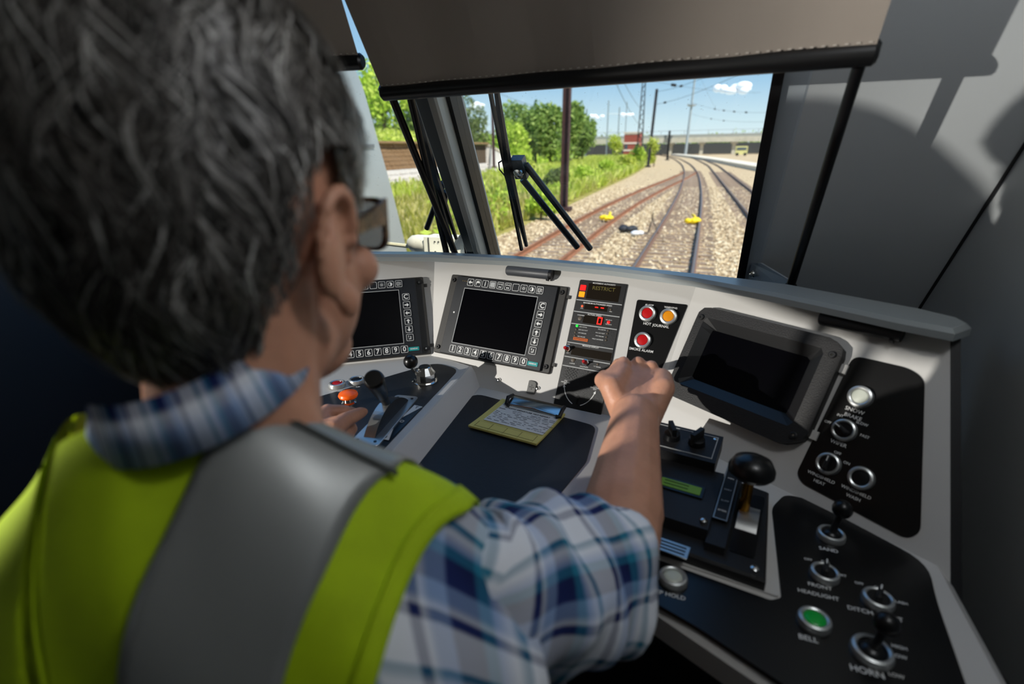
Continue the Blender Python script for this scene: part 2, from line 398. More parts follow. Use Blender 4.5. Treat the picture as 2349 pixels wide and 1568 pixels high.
tag(np_obj('verge_brambles', V, F_, m_leafm), 'low leafy brambles growing in patches through the dry grass', 'brambles', kind='stuff')

def plant(name, loc, r, h, n, ls, m, label, cat, group=None, trunk=.0, lobes=7):
    root = thing(name, Vector(loc), label, cat, group); C = []
    for k in range(lobes):
        a = rng.uniform(0, 2*pi); rr = rng.uniform(.15, .62)*r; C.append((rr*cos(a), rr*sin(a), trunk+(h-trunk)*rng.uniform(.25, .8), rng.uniform(.38, .62)*r))
    C.append((0, 0, trunk+(h-trunk)*.72, r*.55))
    Q = []
    for cx_, cy_, cz_, cr in C:
        k = n//len(C); d = rng.normal(size=(k, 3)); d /= np.linalg.norm(d, axis=1)[:, None]
        q = d*cr*(.55+.5*rng.random((k, 1))); q[:, 2] *= (h-trunk)/(2*r)*1.1; Q.append(q+np.array([cx_, cy_, cz_]))
    P = np.concatenate(Q); P[:, 2] = np.clip(P[:, 2], .05, h*1.05); V, F_ = leaf_cloud(P, ls)
    np_obj('crown' if trunk else 'foliage', V, F_, m, root)
    mb = MB(); mb.tube([(0, 0, -.2), (.05*r, 0, h*.35), (-.03*r, .05*r, h*.7)], [.05*r+.03, .035*r+.02, .012*r+.01], 8)
    for k in range(4):
        a = k*1.7; mb.tube([(0, 0, h*(.25+.08*k)), (cos(a)*r*.5, sin(a)*r*.5, h*(.5+.08*k))], [.02*r+.01, .008*r], 6)
    mb.build('trunk', m_bark, root, smooth=True)
    return root
def on_hill(px, py, d):
    p = at(px, py, d); return (p.x, p.y, hill(p.x, p.y)-.3)
def treeat(px, ptop, d, r, n, ls, m, label, base=None, trunk=.04, **k):
    p = at(px, ptop, d); z0 = hill(p.x, p.y)-.3 if base is None else base
    return plant('tree', (p.x, p.y, z0), r, p.z-z0, n, ls, m, label, 'tree', trunk=(p.z-z0)*trunk, **k)
treeat(1195, 240, 96, 5.2, 4200, .42, m_leafd, 'round dark green tree on the hillside, second from the tall brown pole', group='hillside trees')
treeat(1262, 238, 92, 4.0, 3600, .40, m_leafd, 'dark green tree on the hillside touching the near side of the tall brown pole', group='hillside trees')
treeat(1312, 236, 98, 3.4, 3200, .40, m_leafd, 'dark green tree at the end of the hillside, just past the tall brown pole', group='hillside trees')
treeat(1160, 268, 104, 3.6, 2600, .40, m_leafm, 'lighter green tree leaning out at the near end of the dark tree clump', group='hillside trees')
treeat(1228, 252, 100, 4.4, 3400, .42, m_leafd, 'dark green tree in the middle of the hillside clump, slightly lower than its neighbours', group='hillside trees')
treeat(1338, 262, 112, 3.6, 2600, .42, m_leafd, 'dark green tree sloping down to the far end of the hillside clump', group='hillside trees')
treeat(1180, 282, 84, 3.4, 2400, .34, m_leafm, 'bright green bushy tree in front of the dark hillside clump', group='hillside trees')
treeat(1052, 192, 66, 3.0, 1500, .26, m_leafg, 'thin grey-green tree beside the windscreen pillar, open crown', group='thin trees')
treeat(1092, 236, 78, 3.0, 1100, .26, m_leafg, 'half-bare grey-green tree with pale branches below the small utility pole', group='thin trees')
treeat(955, 178, 62, 4.2, 2600, .34, m_leafd, 'dark tree seen through the side pane beside the pillar', group='side pane trees')
treeat(865, 128, 58, 4.6, 2600, .34, m_leafm, 'mid-green tree seen between the silver train and the blind', group='side pane trees')
treeat(1415, 306, 150, 2.6, 900, .34, m_leafl, 'small bright green tree in front of the brick building', base=GZ)
sh0 = None
for (px_, py_, d, r, h, m_, lb) in [(1500, 372, 88, 1.7, 4.6, m_leafl, 'tall light-green bush at the foot of the dark leaning post'),
        (1462, 372, 92, 1.6, 3.4, m_leafm, 'green bush around the foot of the lattice mast'), (1438, 380, 70, 1.3, 2.2, m_leafl, 'yellow-green bush on the verge short of the lattice mast'),
        (1335, 418, 44, 1.0, 1.7, m_leafm, 'round leafy bush behind the tall brown pole'), (1268, 440, 36, 1.1, 1.7, m_leafg, 'dull purple-green bush on the near side of the tall brown pole'),
        (1215, 395, 62, .8, 1.9, m_leafl, 'small upright bright bush beside the far rusty track'), (1390, 395, 58, 1.2, 1.8, m_leafm, 'low green bush halfway along the verge'),
        (1240, 500, 24, .8, 1.2, m_leafm, 'leafy bush at the foot of the tall brown pole')]:
    p = at(px_, py_, d); plant('bush', (p.x, p.y, GZ+.1), r, h, 900, .14 if d < 50 else .22, m_, lb, 'bush', 'bushes on the verge')
# far belt of trees
P = []
for k in range(90):
    x = rng.uniform(-190, 150); y = rng.uniform(268, 315); h = rng.uniform(4.5, 8.5)
    q = rng.normal(size=(150, 3))*np.array([3.6, 1.5, h*.28])+np.array([x, y, GZ+h*.6]); P.append(q)
P = np.concatenate(P); V, F_ = leaf_cloud(P, .8)
tag(np_obj('treeline', V, F_, m_leafd), 'distant belt of dark trees along the horizon behind the road bridge', 'trees', kind='stuff')

# retaining wall of stone with whitewashed foot
m_st = ramp_mat('brown masonry', [(0, (96, 74, 54)), (.35, (136, 106, 78)), (.7, (160, 130, 98)), (1, (120, 98, 78))], 1.3)
m_ww = ramp_mat('whitewashed masonry', [(.3, (196, 190, 186)), (.6, (236, 232, 228))], 1.0)
m_joint = mat('dark mortar', (84, 70, 56), .95)
root = thing('retaining_wall', Vector((-29.4, 48, GZ)), 'long stone retaining wall, brown above and whitewashed below, behind the far track', 'wall')
mb = MB(); mb.box((-.35, -1, 1.9), (.6, 46, 3.75)); mb.build('core', m_joint, root)
bm_ = MB(); bm_.prism(rect(-.42, .42, -.19, .19), 0, .14, inset=.03); stone_b = bm_.build('stone', m_st); sbm = stone_b.data; bpy.data.objects.remove(stone_b)
bm_ = MB(); bm_.prism(rect(-.47, .47, -.215, .215), 0, .16, inset=.03); s2 = bm_.build('stone', m_ww); swm = s2.data; bpy.data.objects.remove(s2)
RM = Matrix(((0, 0, 1, 0), (1, 0, 0, 0), (0, 1, 0, 0), (0, 0, 0, 1)))
for row in range(3):
    for k in range(46):
        o = bpy.data.objects.new('stone', swm); COL.objects.link(o); o.parent = root
        o.matrix_basis = Matrix.Translation((-.06+random.uniform(0, .05), -23.4+k+(row % 2)*.5, .25+row*.47)) @ RM
for row in range(6):
    for k in range(36):
        o = bpy.data.objects.new('stone', sbm); COL.objects.link(o); o.parent = root
        o.matrix_basis = Matrix.Translation((-.06+random.uniform(-.02, .06), -16+k*.9+(row % 2)*.45, 1.62+row*.41)) @ RM
mb = MB(); mb.box((0, -1, 3.98), (.9, 46, .2)); mb.build('coping', m_st, root)
w = thing('wing_wall', Vector((-29.2, 70, GZ)), 'whitewashed wing wall with a sloping coping running down to the track', 'wall')
MX = Matrix(((0, 0, 1, 0), (1, 0, 0, 0), (0, 1, 0, 0), (0, 0, 0, 1)))
mb = MB(); mb.prism([(0, 0), (16, 0), (16, .5), (0, 3.6)], -.3, .3, M=MX); mb.build('wall_face', m_ww, w)
mb = MB(); mb.prism([(-.1, 3.6), (16.1, .5), (16.1, .75), (-.1, 3.85)], -.42, .42, M=MX); mb.build('coping', mat('pale coping', (206, 196, 180), .8), w)

# masts, poles and wires
m_pole = mat('dark brown steel', (74, 50, 48), .7, .2, var=.2, vscale=3)
m_black = mat('weathered black steel', (38, 36, 38), .7, .2)
m_galv = mat('galvanised steel', (168, 178, 184), .5, .4)
def post(name, base, top, w, m, label, extra=None, cat='pole'):
    b, t = Vector(base), Vector(top); root = thing(name, b, label, cat)
    mb = MB(); d = t-b; ax = Vector((1, 0, 0)); s = w/2
    def seg(a0, c0, u0, v0):
        vs = []
        for q in (Vector((0, 0, 0)), d):
            for (i, j) in ((-1, -1), (1, -1), (1, 1), (-1, 1)): vs.append(q+Vector((a0+i*u0, c0+j*v0, 0)))
        mb.add(vs, [(0, 1, 2, 3), (7, 6, 5, 4), (0, 4, 5, 1), (1, 5, 6, 2), (2, 6, 7, 3), (3, 7, 4, 0)])
    seg(-s*.9, 0, s*.1, s); seg(s*.9, 0, s*.1, s); seg(0, 0, s*.9, s*.12)
    mb.build('shaft', m, root)
    mb = MB(); mb.box((0, 0, .12), (w*2.1, w*2.1, .24)); mb.build('footing', m, root)
    return root
p = hz(1293, 485, GZ); q = at(1300, 175, 28.3); post('catenary_pole', p, (p.x+.12, p.y, 8.2), .36, m_pole, 'tall brown steel catenary pole standing in the verge just past the wiper')
def lattice(base, top, w, label):
    b, t = Vector(base), Vector(top); root = thing('lattice_mast', b, label, 'mast'); d = t-b; H = d.length
    for (i, j) in ((-1, -1), (1, -1), (1, 1), (-1, 1)):
        MB().tube([Vector((i*w/2, j*w/2, 0)), d+Vector((i*w*.2, j*w*.2, 0))], .05, 6).build('leg', m_black, root)
    mb = MB(); n = 22
    for k in range(n):
        z0, z1 = k/n, (k+1)/n; s0, s1 = w/2*(1-.6*z0), w/2*(1-.6*z1); a = 1 if k % 2 else -1
        for j in (-1, 1):
            mb.tube([d*z0+Vector((-a*s0, j*s0, 0)), d*z1+Vector((a*s1, j*s1, 0))], .035, 4)
            mb.tube([d*z0+Vector((j*s0, -a*s0, 0)), d*z1+Vector((j*s1, a*s1, 0))], .035, 4)
    mb.build('bracing', m_black, root); return root
p = at(1465, 372, 92); t_ = at(1478, 160, 92); LMp = p.copy(); lattice((p.x, p.y, GZ), (p.x, p.y, t_.z), 1.0, 'black lattice steel mast rising from the bushes between the two dark posts')
p = at(1487, 372, 86); t_ = at(1507, 204, 87); SPp = (Vector((p.x, p.y, GZ)), t_.copy()); post('signal_post', (p.x, p.y, GZ), t_, .42, m_black, 'dark leaning post just past the lattice mast')
p = at(1133, 372, 70); t_ = at(1128, 190, 70)
UPp = p.copy(); r_ = post('utility_pole', (p.x, p.y, hill(p.x, p.y)-.3), t_, .30, m_pole, 'wooden utility pole with a crossarm on the hillside, seen past the wiper blade')
mb = MB(); mb.box((0, 0, t_.z-hill(p.x, p.y)), (2.4, .15, .15)); mb.build('crossarm', m_pole, r_)
for x0, y0, x1, y1, d, w, lb in [(1391, 345, 1392, 234, 190, .35, 'slim grey mast, the nearer of a pair joined by a crossbar'), (1416, 345, 1418, 248, 190, .35, 'slim grey mast, the farther of a pair joined by a crossbar'),
        (1343, 345, 1344, 252, 150, .35, 'thin dark utility pole above the end of the tree clump'), (1531, 362, 1533, 300, 130, .5, 'short dark post beside the curve of the track'), (1432, 345, 1433, 236, 210, .3, 'very thin pale mast behind the lattice mast')]:
    p = at(x0, y0, d); t_ = at(x1, y1, d); DM_ = globals().setdefault('DMS', []); DM_.append(p.copy()); post('distant_mast', (p.x, p.y, GZ), (p.x, p.y, t_.z), w, m_galv if w < .5 else m_black, lb, cat='mast')
zc = at(1404, 263, 190).z; tag(MB().tube([(DMS[0].x, DMS[0].y, zc), (DMS[1].x, DMS[1].y, zc)], .12, 6).build('mast_crossbar', m_galv), 'level crossbar between the two slim grey masts', 'crossbar')
p = at(1573, 345, 200); t_ = at(1583, 160, 200)
r_ = thing('light_mast', Vector((p.x, p.y, GZ)), 'very tall pale floodlight mast with a ring platform above the bridge', 'mast')
H = t_.z-GZ; MB().tube([(0, 0, 0), (.9, 0, H)], [.55, .28], 8).build('shaft', m_galv, r_, smooth=True)
mb = MB(); mb.lathe([(1.3, 0), (1.5, .2), (1.5, .5), (1.2, .6)], 12, Matrix.Translation((.5, 0, H*.56))); mb.build('platform', m_galv, r_)
for k in range(5): MB().box((.5+1.4*cos(k*1.25), 1.4*sin(k*1.25), H*.56+.5), (.7, .5, .6)).build('floodlight', m_galv, r_)
m_wire = mat('wire', (92, 104, 112), .6, .3)
LT = lambda y: Vector((LMp.x, LMp.y, at(1470, y, 92).z))
SPz = lambda k: SPp[0].lerp(SPp[1], k)
pole_ = hz(1293, 485, GZ); PT = lambda z: Vector((pole_.x+.06, pole_.y, z))
LMz = lambda k: Vector((p.x+.9*k, p.y, GZ+H*k))
wires = [(PT(7.6), LT(292), 'contact wire running from the tall brown pole down to the lattice mast'), (PT(8.1), LT(255), 'catenary wire above the contact wire between the brown pole and the lattice mast'),
         (LT(190), at(1745, 212, 120), 'long level wire crossing the sky past the insulator strings'), (SPz(.97), at(1690, 140, 48), 'wire slanting up steeply from the top of the leaning post to the blind'),
         (SPz(.80), at(1745, 146, 48), 'lower wire slanting up from the leaning post'), (LMz(.98), LMz(.98)+Vector((9, 40, -13)), 'wire running down steeply near the floodlight mast'),
         (Vector((UPp.x, UPp.y, at(1131, 214, 70).z)), Vector((DMS[2].x, DMS[2].y, at(1344, 262, 150).z)), 'thin wire from the utility pole over the tree clump'),
         (LMz(.60), at(1760, 258, 120), 'wire carrying the row of small insulators below the cloud'), (LMz(.48), at(1760, 279, 120), 'lower wire below the cloud with two small insulators')]
def wpt(i, t): A, B, _ = wires[i]; return A.lerp(B, t)-Vector((0, 0, .012*(A-B).length*4*t*(1-t)))
for i, (A, B, lb) in enumerate(wires): tag(MB().tube([wpt(i, k/10) for k in range(11)], .026, 5).build('overhead_wire', m_wire), lb, 'wire')
ins = MB()
for k in range(5): ins.lathe([(.05, k*.2-.5), (.17, k*.2-.45), (.17, k*.2-.41), (.05, k*.2-.36)], 8)
insd = ins.build('insulator', m_black); insm = insd.data; bpy.data.objects.remove(insd)
for i, t, sc, lb in [(2, .20, 1.5, 'dark insulator string on the level wire beside the lattice mast top'), (1, .12, .6, 'dark insulator string on the catenary wire beside the brown pole'),
        (3, .45, .9, 'dark insulator high on the steep wire from the leaning post'), (4, .16, .9, 'dark insulator low on the wire from the leaning post'), (5, .12, 1.6, 'slanted insulator string high beside the floodlight mast'),
        (7, .42, 1.2, 'first small insulator in the row below the cloud'), (7, .55, 1.2, 'second small insulator in the row below the cloud'), (7, .68, 1.2, 'third small insulator in the row below the cloud'), (7, .81, 1.2, 'fourth small insulator in the row below the cloud'),
        (8, .38, 1.0, 'insulator on the lower wire nearer the floodlight mast'), (8, .56, 1.0, 'insulator on the lower wire farther from the floodlight mast')]:
    o = bpy.data.objects.new('insulator', insm); COL.objects.link(o); o.location = wpt(i, t); d_ = (wpt(i, t+.01)-wpt(i, t-.01)); o.rotation_euler = d_.to_track_quat('Z', 'Y').to_euler(); o.scale = (sc, sc, sc); tag(o, lb, 'insulator', 'insulators on the overhead wires')

# road bridge, brick building, platform
m_conc = mat('concrete', (186, 180, 164), .85, var=.12, vscale=.5)
br = thing('road_bridge', Vector((0, 235, GZ)), 'long concrete road bridge crossing the whole yard behind the tracks', 'bridge')
mb = MB(); mb.box((0, 0, 5.6), (240, 9, 1.9)); mb.build('girder', m_conc, br)
mb = MB(); mb.box((0, -4.2, 7.1), (240, .4, 1.1)); mb.build('parapet', mat('parapet', (150, 152, 146), .8), br)
for k, x in enumerate([-98, -84, -70, -52, -34, -16, -4, 8, 20, 32, 46, 60]):
    mb = MB(); mb.box((x, 0, 2.4), (1.3, 6, 5.0)); mb.box((x, 0, 4.4), (2.6, 8, .9)); mb.build('pier', m_conc, br)
mb = MB(); mb.box((0, 16, 2.2), (240, 2, 4.4)); mb.build('abutment_wall', mat('under-bridge shade wall', (66, 68, 68), .9), br)  # dark colour stands for the shade under the bridge
for k in range(26):
    x = -110+k*9; mb = MB(); mb.box((x, -4.2, 8.4), (.2, .2, 1.6)); mb.build('railing_post', m_galv, br)
mb = MB(); mb.box((0, -4.2, 9.1), (240, .12, .15)); mb.build('railing', m_galv, br)
p = at(1449, 340, 185)
bd = thing('brick_building', Vector((p.x, p.y, GZ)), 'small red brick building with pale bands beside the track curve', 'building')
m_brick = mat('red brick', (150, 72, 60), .85, var=.15, vscale=2); m_band = mat('pale band', (222, 206, 196), .8)
mb = MB(); mb.box((0, 2, 4), (5.6, 5, 8)); mb.build('walls', m_brick, bd)
for z in (2.2, 4.6, 7.8): MB().box((0, -.55, z), (5.7, .2, .55)).build('band', m_band, bd)
for x in (-1.9, 1.9): MB().box((x, -.58, 3.4), (1.0, .2, 1.4)).build('window', mat('dark window', (70, 84, 96), .2), bd)
MB().box((0, 2, 8.15), (6.2, 5.6, .3)).build('roof', m_band, bd)
mb = MB(); P = smooth_path([(6.6, 72), (4.6, 88), (1, 120), (-6, 170), (-15, 222)], 40)
for i, (x, y) in enumerate(P):
    w_ = 1.5
    mb.v += [(x, y, GZ), (x, y, GZ+.55), (x+w_*2, y+1, GZ+.55), (x+w_*2, y+1, GZ)]
for i in range(len(P)-1): mb.f += [(4*i, 4*i+4, 4*i+5, 4*i+1), (4*i+1, 4*i+5, 4*i+6, 4*i+2), (4*i+2, 4*i+6, 4*i+7, 4*i+3)]
tag(mb.build('low_platform', mat('bleached concrete', (224, 212, 192), .8), smooth=True), 'long low bleached concrete platform curving away towards the bridge', 'platform')
bus = at(1700, 350, 170); r_ = thing('yard_vehicle', Vector((bus.x, bus.y, GZ)), 'small pale yellow vehicle parked under the bridge', 'vehicle')
MB().box((0, 0, 1.7), (3.6, 2.2, 2.6)).build('body', mat('pale yellow paint', (214, 208, 140), .5), r_)
MB().box((0, -1.15, 2.2), (3.0, .1, .8)).build('window_band', mat('dark window', (70, 84, 96), .2), r_)
for x in (-1.2, 1.2): MB().lathe([(.1, -.2), (.5, -.2), (.5, .2), (.1, .2)], 14, Matrix.Translation((x, -1, .5)) @ Matrix.Rotation(pi/2, 4, 'X')).build('wheel', m_black, r_)

# things lying by the rails
m_yel = mat('yellow plastic', (250, 214, 20), .5); m_bagb = mat('black bag', (44, 46, 52), .7); m_bagw = mat('white sack', (226, 228, 232), .6)
def lump(name, c, r, m, label, cat, n=5, seed=0):
    rs = random.Random(seed); root = thing(name, Vector(c), label, cat); mb = MB()
    for k in range(n): mb.ball((rs.uniform(-.6, .6)*r, rs.uniform(-.35, .35)*r, r*.35), (r*rs.uniform(.4, .6), r*rs.uniform(.3, .5), r*rs.uniform(.3, .45)), 10, 7)
    mb.build('body', m, root, smooth=True); return root, mb
for (x, y), lb, sd in (((1392, 505), 'crumpled yellow bag lying on the sleepers of the orange rusty track', 1), ((1588, 512), 'crumpled yellow bag lying inside the rails of the track ahead', 2)):
    p = hz(x, y, GZ+.08); r_, _ = lump('yellow_bag', p, .32, m_yel, lb, 'bag', 6, sd); mb = MB(); mb.tube([(.1, 0, .2), (.05, .5, .25), (-.05, 1.1, .22)], .06, 6); mb.build('strap', m_yel, r_)
p = hz(1440, 531, GZ+.05); lump('black_bag', p, .34, m_bagb, 'black bag lying in the gravel between the two near tracks', 'bag', 6, 3)
p = hz(1459, 540, GZ+.05); lump('white_sack', p, .26, m_bagw, 'white sack slumped against the black bag in the gravel', 'sack', 4, 4)
p = hz(1494, 536, GZ+.02); r_ = thing('tripod', p, 'small black tripod standing in the gravel beside the track ahead', 'tripod')
for k in range(3): MB().tube([(.26*cos(k*2.1), .26*sin(k*2.1), 0), (0, 0, .55)], .018, 6).build('leg', m_black, r_)
MB().tube([(0, 0, .5), (0, 0, .78)], [.03, .02], 6).build('head', m_black, r_)

# clouds: a few fair-weather puffs, far off
m_cloud = mat('cloud', (250, 251, 252), 1., spec=0)
for x, y, d, w_, lb in [(1678, 208, 1500, 40, 'small white cloud hanging near the window pillar'), (1369, 270, 1500, 20, 'tiny white cloud just past the tree clump'), (1437, 266, 1600, 18, 'tiny white cloud behind the lattice mast'), (1097, 246, 1500, 26, 'pale cloud behind the utility pole on the hill')]:
    mb = MB()
    for k in range(9): mb.ball((rng.uniform(-1, 1)*w_, rng.uniform(-.4, .4)*w_, rng.uniform(-.1, .35)*w_*(.8)), (w_*rng.uniform(.3, .55), w_*.35, w_*rng.uniform(.16, .3)), 14, 9)
    o = mb.build('cloud', m_cloud, smooth=True); o.location = at(x, y, d); tag(o, lb, 'cloud')

# the stainless coach standing on the next track
m_steel = mat('brushed stainless steel', (176, 184, 186), .42, .55, var=.06, vscale=2)
ct = thing('silver_train', Vector((-4.4, 4.6, GZ)), 'silver stainless-steel train end standing on the next track, seen past the sunglasses', 'train')
prof = rounded([(.55, .55), (.18, 2.4), (-.35, 3.95), (-12, 3.98), (-12, .55)], [.1, .6, .34, .05, .05], 8)
MY = Matrix(((0, 0, 1, 0), (1, 0, 0, 0), (0, 1, 0, 0), (0, 0, 0, 1)))
MB().prism(prof, -1.45, 1.4, M=MY, inset=.0).build('body', m_steel, ct, smooth=True)
MB().prism(offset_poly(prof, .03), 1.30, 1.34, M=MY).build('edge_band', mat('steel trim', (196, 200, 196), .35, .6), ct)
for y in (-.62, -1.25, -1.9): MB().box((1.405, y, 2.2), (.02, .05, 3.1)).build('seam_strip', mat('steel seam', (120, 126, 128), .5, .5), ct)
for z in (1.7, 2.62, 3.2): MB().box((1.405, -2.0, z), (.02, 3.6, .03)).build('corrugation', mat('steel seam', (120, 126, 128), .5, .5), ct)

# ================================================================== CAB SHELL
ZD = -.5                                                             # level of the desk top
SL = .658                                                            # the windscreen leans back: dy per dz
m_wall = mat('pale grey wall paint', (190, 194, 195), .55, bump=.06, bscale=400)
m_trimg = mat('blue-grey window trim', (176, 184, 190), .45)
m_rubber = mat('black rubber seal', (16, 16, 18), .45)
m_dark = mat('black powder coat', (18, 18, 20), .5, bump=.15, bscale=500)
m_rod = mat('black anodised rod', (14, 14, 16), .35, .3)
m_alu = mat('brushed aluminium', (196, 196, 194), .3, .85)
m_chrome = mat('chrome', (222, 222, 220), .12, 1.)
m_post = mat('dark grey post paint', (92, 100, 102), .5)
G0 = hz(1690, 632, -.262); G = Frame(G0, 7.4, -33.3)
uR = G.px(1694, 600)[0]; uL = G.px(1133, 585)[0]; kR, kL = .056, .122     # the side edges are not quite square
VB, VT = -.075, .86
# glass: clear with a faint sheen and a little dust
mg = bpy.data.materials.new('windscreen glass'); mg.use_nodes = True; t = mg.node_tree; t.nodes.clear()
out = t.nodes.new('ShaderNodeOutputMaterial'); tr = t.nodes.new('ShaderNodeBsdfTransparent'); gl = t.nodes.new('ShaderNodeBsdfGlossy'); df = t.nodes.new('ShaderNodeBsdfDiffuse')
m1 = t.nodes.new('ShaderNodeMixShader'); m2 = t.nodes.new('ShaderNodeMixShader'); lw = t.nodes.new('ShaderNodeLayerWeight'); lw.inputs[0].default_value = .2; fr = t.nodes.new('ShaderNodeMath'); fr.operation = 'MULTIPLY_ADD'; fr.inputs[1].default_value = .25; fr.inputs[2].default_value = .008; t.links.new(lw.outputs['Facing'], fr.inputs[0])
tcn = t.nodes.new('ShaderNodeTexCoord'); vo = t.nodes.new('ShaderNodeTexNoise'); vo.inputs['Scale'].default_value = 170; vo.inputs['Detail'].default_value = 2
rr = t.nodes.new('ShaderNodeValToRGB'); rr.color_ramp.elements[0].position = .70; rr.color_ramp.elements[1].position = .80; rr.color_ramp.elements[1].color = (.3, .3, .3, 1)
tr.inputs[0].default_value = (.965, .985, .98, 1); gl.inputs['Roughness'].default_value = .02; df.inputs[0].default_value = (.8, .8, .78, 1)
t.links.new(tcn.outputs['Object'], vo.inputs['Vector']); t.links.new(vo.outputs['Fac'], rr.inputs[0]); t.links.new(rr.outputs[0], m2.inputs[0])
t.links.new(fr.outputs[0], m1.inputs[0]); t.links.new(tr.outputs[0], m1.inputs[1]); t.links.new(gl.outputs[0], m1.inputs[2])
t.links.new(m1.outputs[0], m2.inputs[1]); t.links.new(df.outputs[0], m2.inputs[2]); t.links.new(m2.outputs[0], out.inputs[0])

def window(name, fr_, u0, u1, label, k0=0., k1=0.):
    w = thing(name, fr_.mat(), label, 'window', kind='structure')
    sh = lambda P_: [(u+(k0 if i in (0, 3) else k1)*v, v) for i, (u, v) in enumerate(P_)]
    oc = rounded(sh([(u0-.014, VB-.028), (u1+.016, VB-.028), (u1+.016, VT+.028), (u0-.014, VT+.028)]), [.004, .06, .06, .06], 6); ic = rounded(sh([(u0, VB), (u1, VB), (u1, VT), (u0, VT)]), [.004, .05, .05, .05], 6)
    mb = MB(); ringpoly(mb, oc, ic, -.03, .012); mb.build('window_frame', m_rubber, w)
    mb = MB(); mb.prism(ic, -.014, -.008); mb.build('pane', mg, w)
    return w
window('window_1', G, uL, uR, 'driver windscreen looking out over the tracks, edged in black rubber', kL, kR)
# centre post and the assistant's pane
uP = G.px(1082, 580)[0]; kP = .102
G2 = Frame(G.pt(uP-.02, 0, 0), -8, -33.3)
window('window_2', G2, -1.12, .002, 'second windscreen pane beyond the centre post, edged in black rubber', 0, .10)
tp = thing('trim_1', G.mat(), 'dark sloping centre post between the two windscreen panes', 'post', kind='structure')
MB().prism([(uP-kP*.17, VB-.1), (uL-.032-kL*.17, VB-.1), (uL-.032+kL*.96, VT+.1), (uP+kP*.96, VT+.1)], -.05, .028, inset=.006).build('post_core', m_post, tp)
MB().prism([(uL-.032-kL*.17, VB-.1), (uL-.010-kL*.17, VB-.1), (uL-.010+kL*.96, VT+.1), (uL-.032+kL*.96, VT+.1)], -.05, .046, inset=.004).build('reveal_strip', mat('pale reveal', (206, 208, 200), .4), tp)
# walls: everything above the sill leans with the windscreen
def quadslab(name, q, m, parent, th=Vector((0, .03, 0))):
    mb = MB(); mb.v = list(q)+[p+th for p in q]; mb.f = [(0, 1, 2, 3), (7, 6, 5, 4), (0, 4, 5, 1), (1, 5, 6, 2), (2, 6, 7, 3), (3, 7, 4, 0)]; return mb.build(name, m, parent)
s_ = ray(2105, 712); s_ = s_*(.42/s_.x); SEAM = (.42, s_.y+SL*(s_.z+.25))
seamp = lambda z: Vector((SEAM[0], SEAM[1]-SL*(z+.25), z))
w = thing('wall_front', Vector((.25, 1.1, -.25)), 'pale grey cab wall beside the windscreen with the rounded shadow on it', 'wall', kind='structure'); w.matrix_world = Matrix.Identity(4)
v0_, v1_ = -.62, 1.16; e_in = lambda v: G.pt(uR+.014+kR*v, v, .004); e_mid = lambda v: G.pt(uR+.040+.085*v, v, .0)
quadslab('reveal_strip', [e_in(v0_), e_mid(v0_), e_mid(v1_), e_in(v1_)], m_trimg, w)
quadslab('wall_panel', [e_mid(v0_), seamp(e_mid(v0_).z), seamp(e_mid(v1_).z), e_mid(v1_)], m_wall, w)
MB().tube([seamp(z)-Vector((0, .002, 0)) for z in (-.75, 0, .72)], .0028, 6).build('seam', m_dark, w)
# side wall right of the seam
mb = MB(); ysf = lambda z: SEAM[1]-SL*(z+.25)
mb.add([(.423, ysf(-.75)+.02, -.75), (.423, ysf(.72)+.02, .72), (.44, -1.4, .72), (.44, -1.4, -.75), (.47, ysf(-.75)+.02, -.75), (.47, ysf(.72)+.02, .72), (.49, -1.4, .72), (.49, -1.4, -.75)],
       [(0, 1, 2, 3), (7, 6, 5, 4), (0, 4, 5, 1), (1, 5, 6, 2), (2, 6, 7, 3), (3, 7, 4, 0)])
tag(mb.build('wall_right', m_wall), 'pale grey side wall of the cab beyond the wall seam', 'wall', kind='structure')
tag(MB().box((.455, -.0, -1.05), (.05, 2.6, .6)).build('baseboard_right', m_dark), 'black lower lining of the side wall beside the console', 'lining', kind='structure')
tag(MB().box((-.8, .1, -1.36), (2.7, 3.2, .06)).build('floor', mat('cab floor', (46, 48, 50), .7, bump=.2, bscale=60)), 'dark cab floor under the console', 'floor', kind='structure')
tag(MB().box((-.8, -.3, .75), (2.7, 2.4, .06)).build('ceiling', mat('ceiling lining', (214, 214, 210), .7)), 'grey cab ceiling above the blinds', 'ceiling', kind='structure')
tag(MB().box((-.8, -1.43, -.3), (2.7, .06, 2.1)).build('wall_back', mat('rear wall paint', (120, 122, 122), .6)), 'rear wall of the cab', 'wall', kind='structure')
mb = MB()
for (y0, y1, z0, z1) in [(-1.4, 1.7, -1.3, -.45), (-1.4, 1.7, .62, .75), (-1.42, -1.39, -.45, .62), (-.6, 1.7, -.45, .62)]:
    mb.box((-2.12, (y0+y1)/2, (z0+z1)/2), (.05, y1-y0, z1-z0))
wl_ = tag(mb.build('wall_left', mat('dark side lining', (52, 54, 58), .7)), 'far side wall of the cab with its window opening', 'wall', kind='structure')
MB().prism([(-1.145, .62), (-1.14, .16), (-1.085, .112), (-1.0, .084), (-.9, .066), (-.6, .066), (-.6, .62)], -2.105, -2.10, M=Matrix(((0, 0, 1, 0), (1, 0, 0, 0), (0, 1, 0, 0), (0, 0, 0, 1)))).build('beam_blocker', mat('grey beam blocker', (96, 92, 88), .9), wl_)  # unseen sheet added to keep the spot beam off blind and side panel
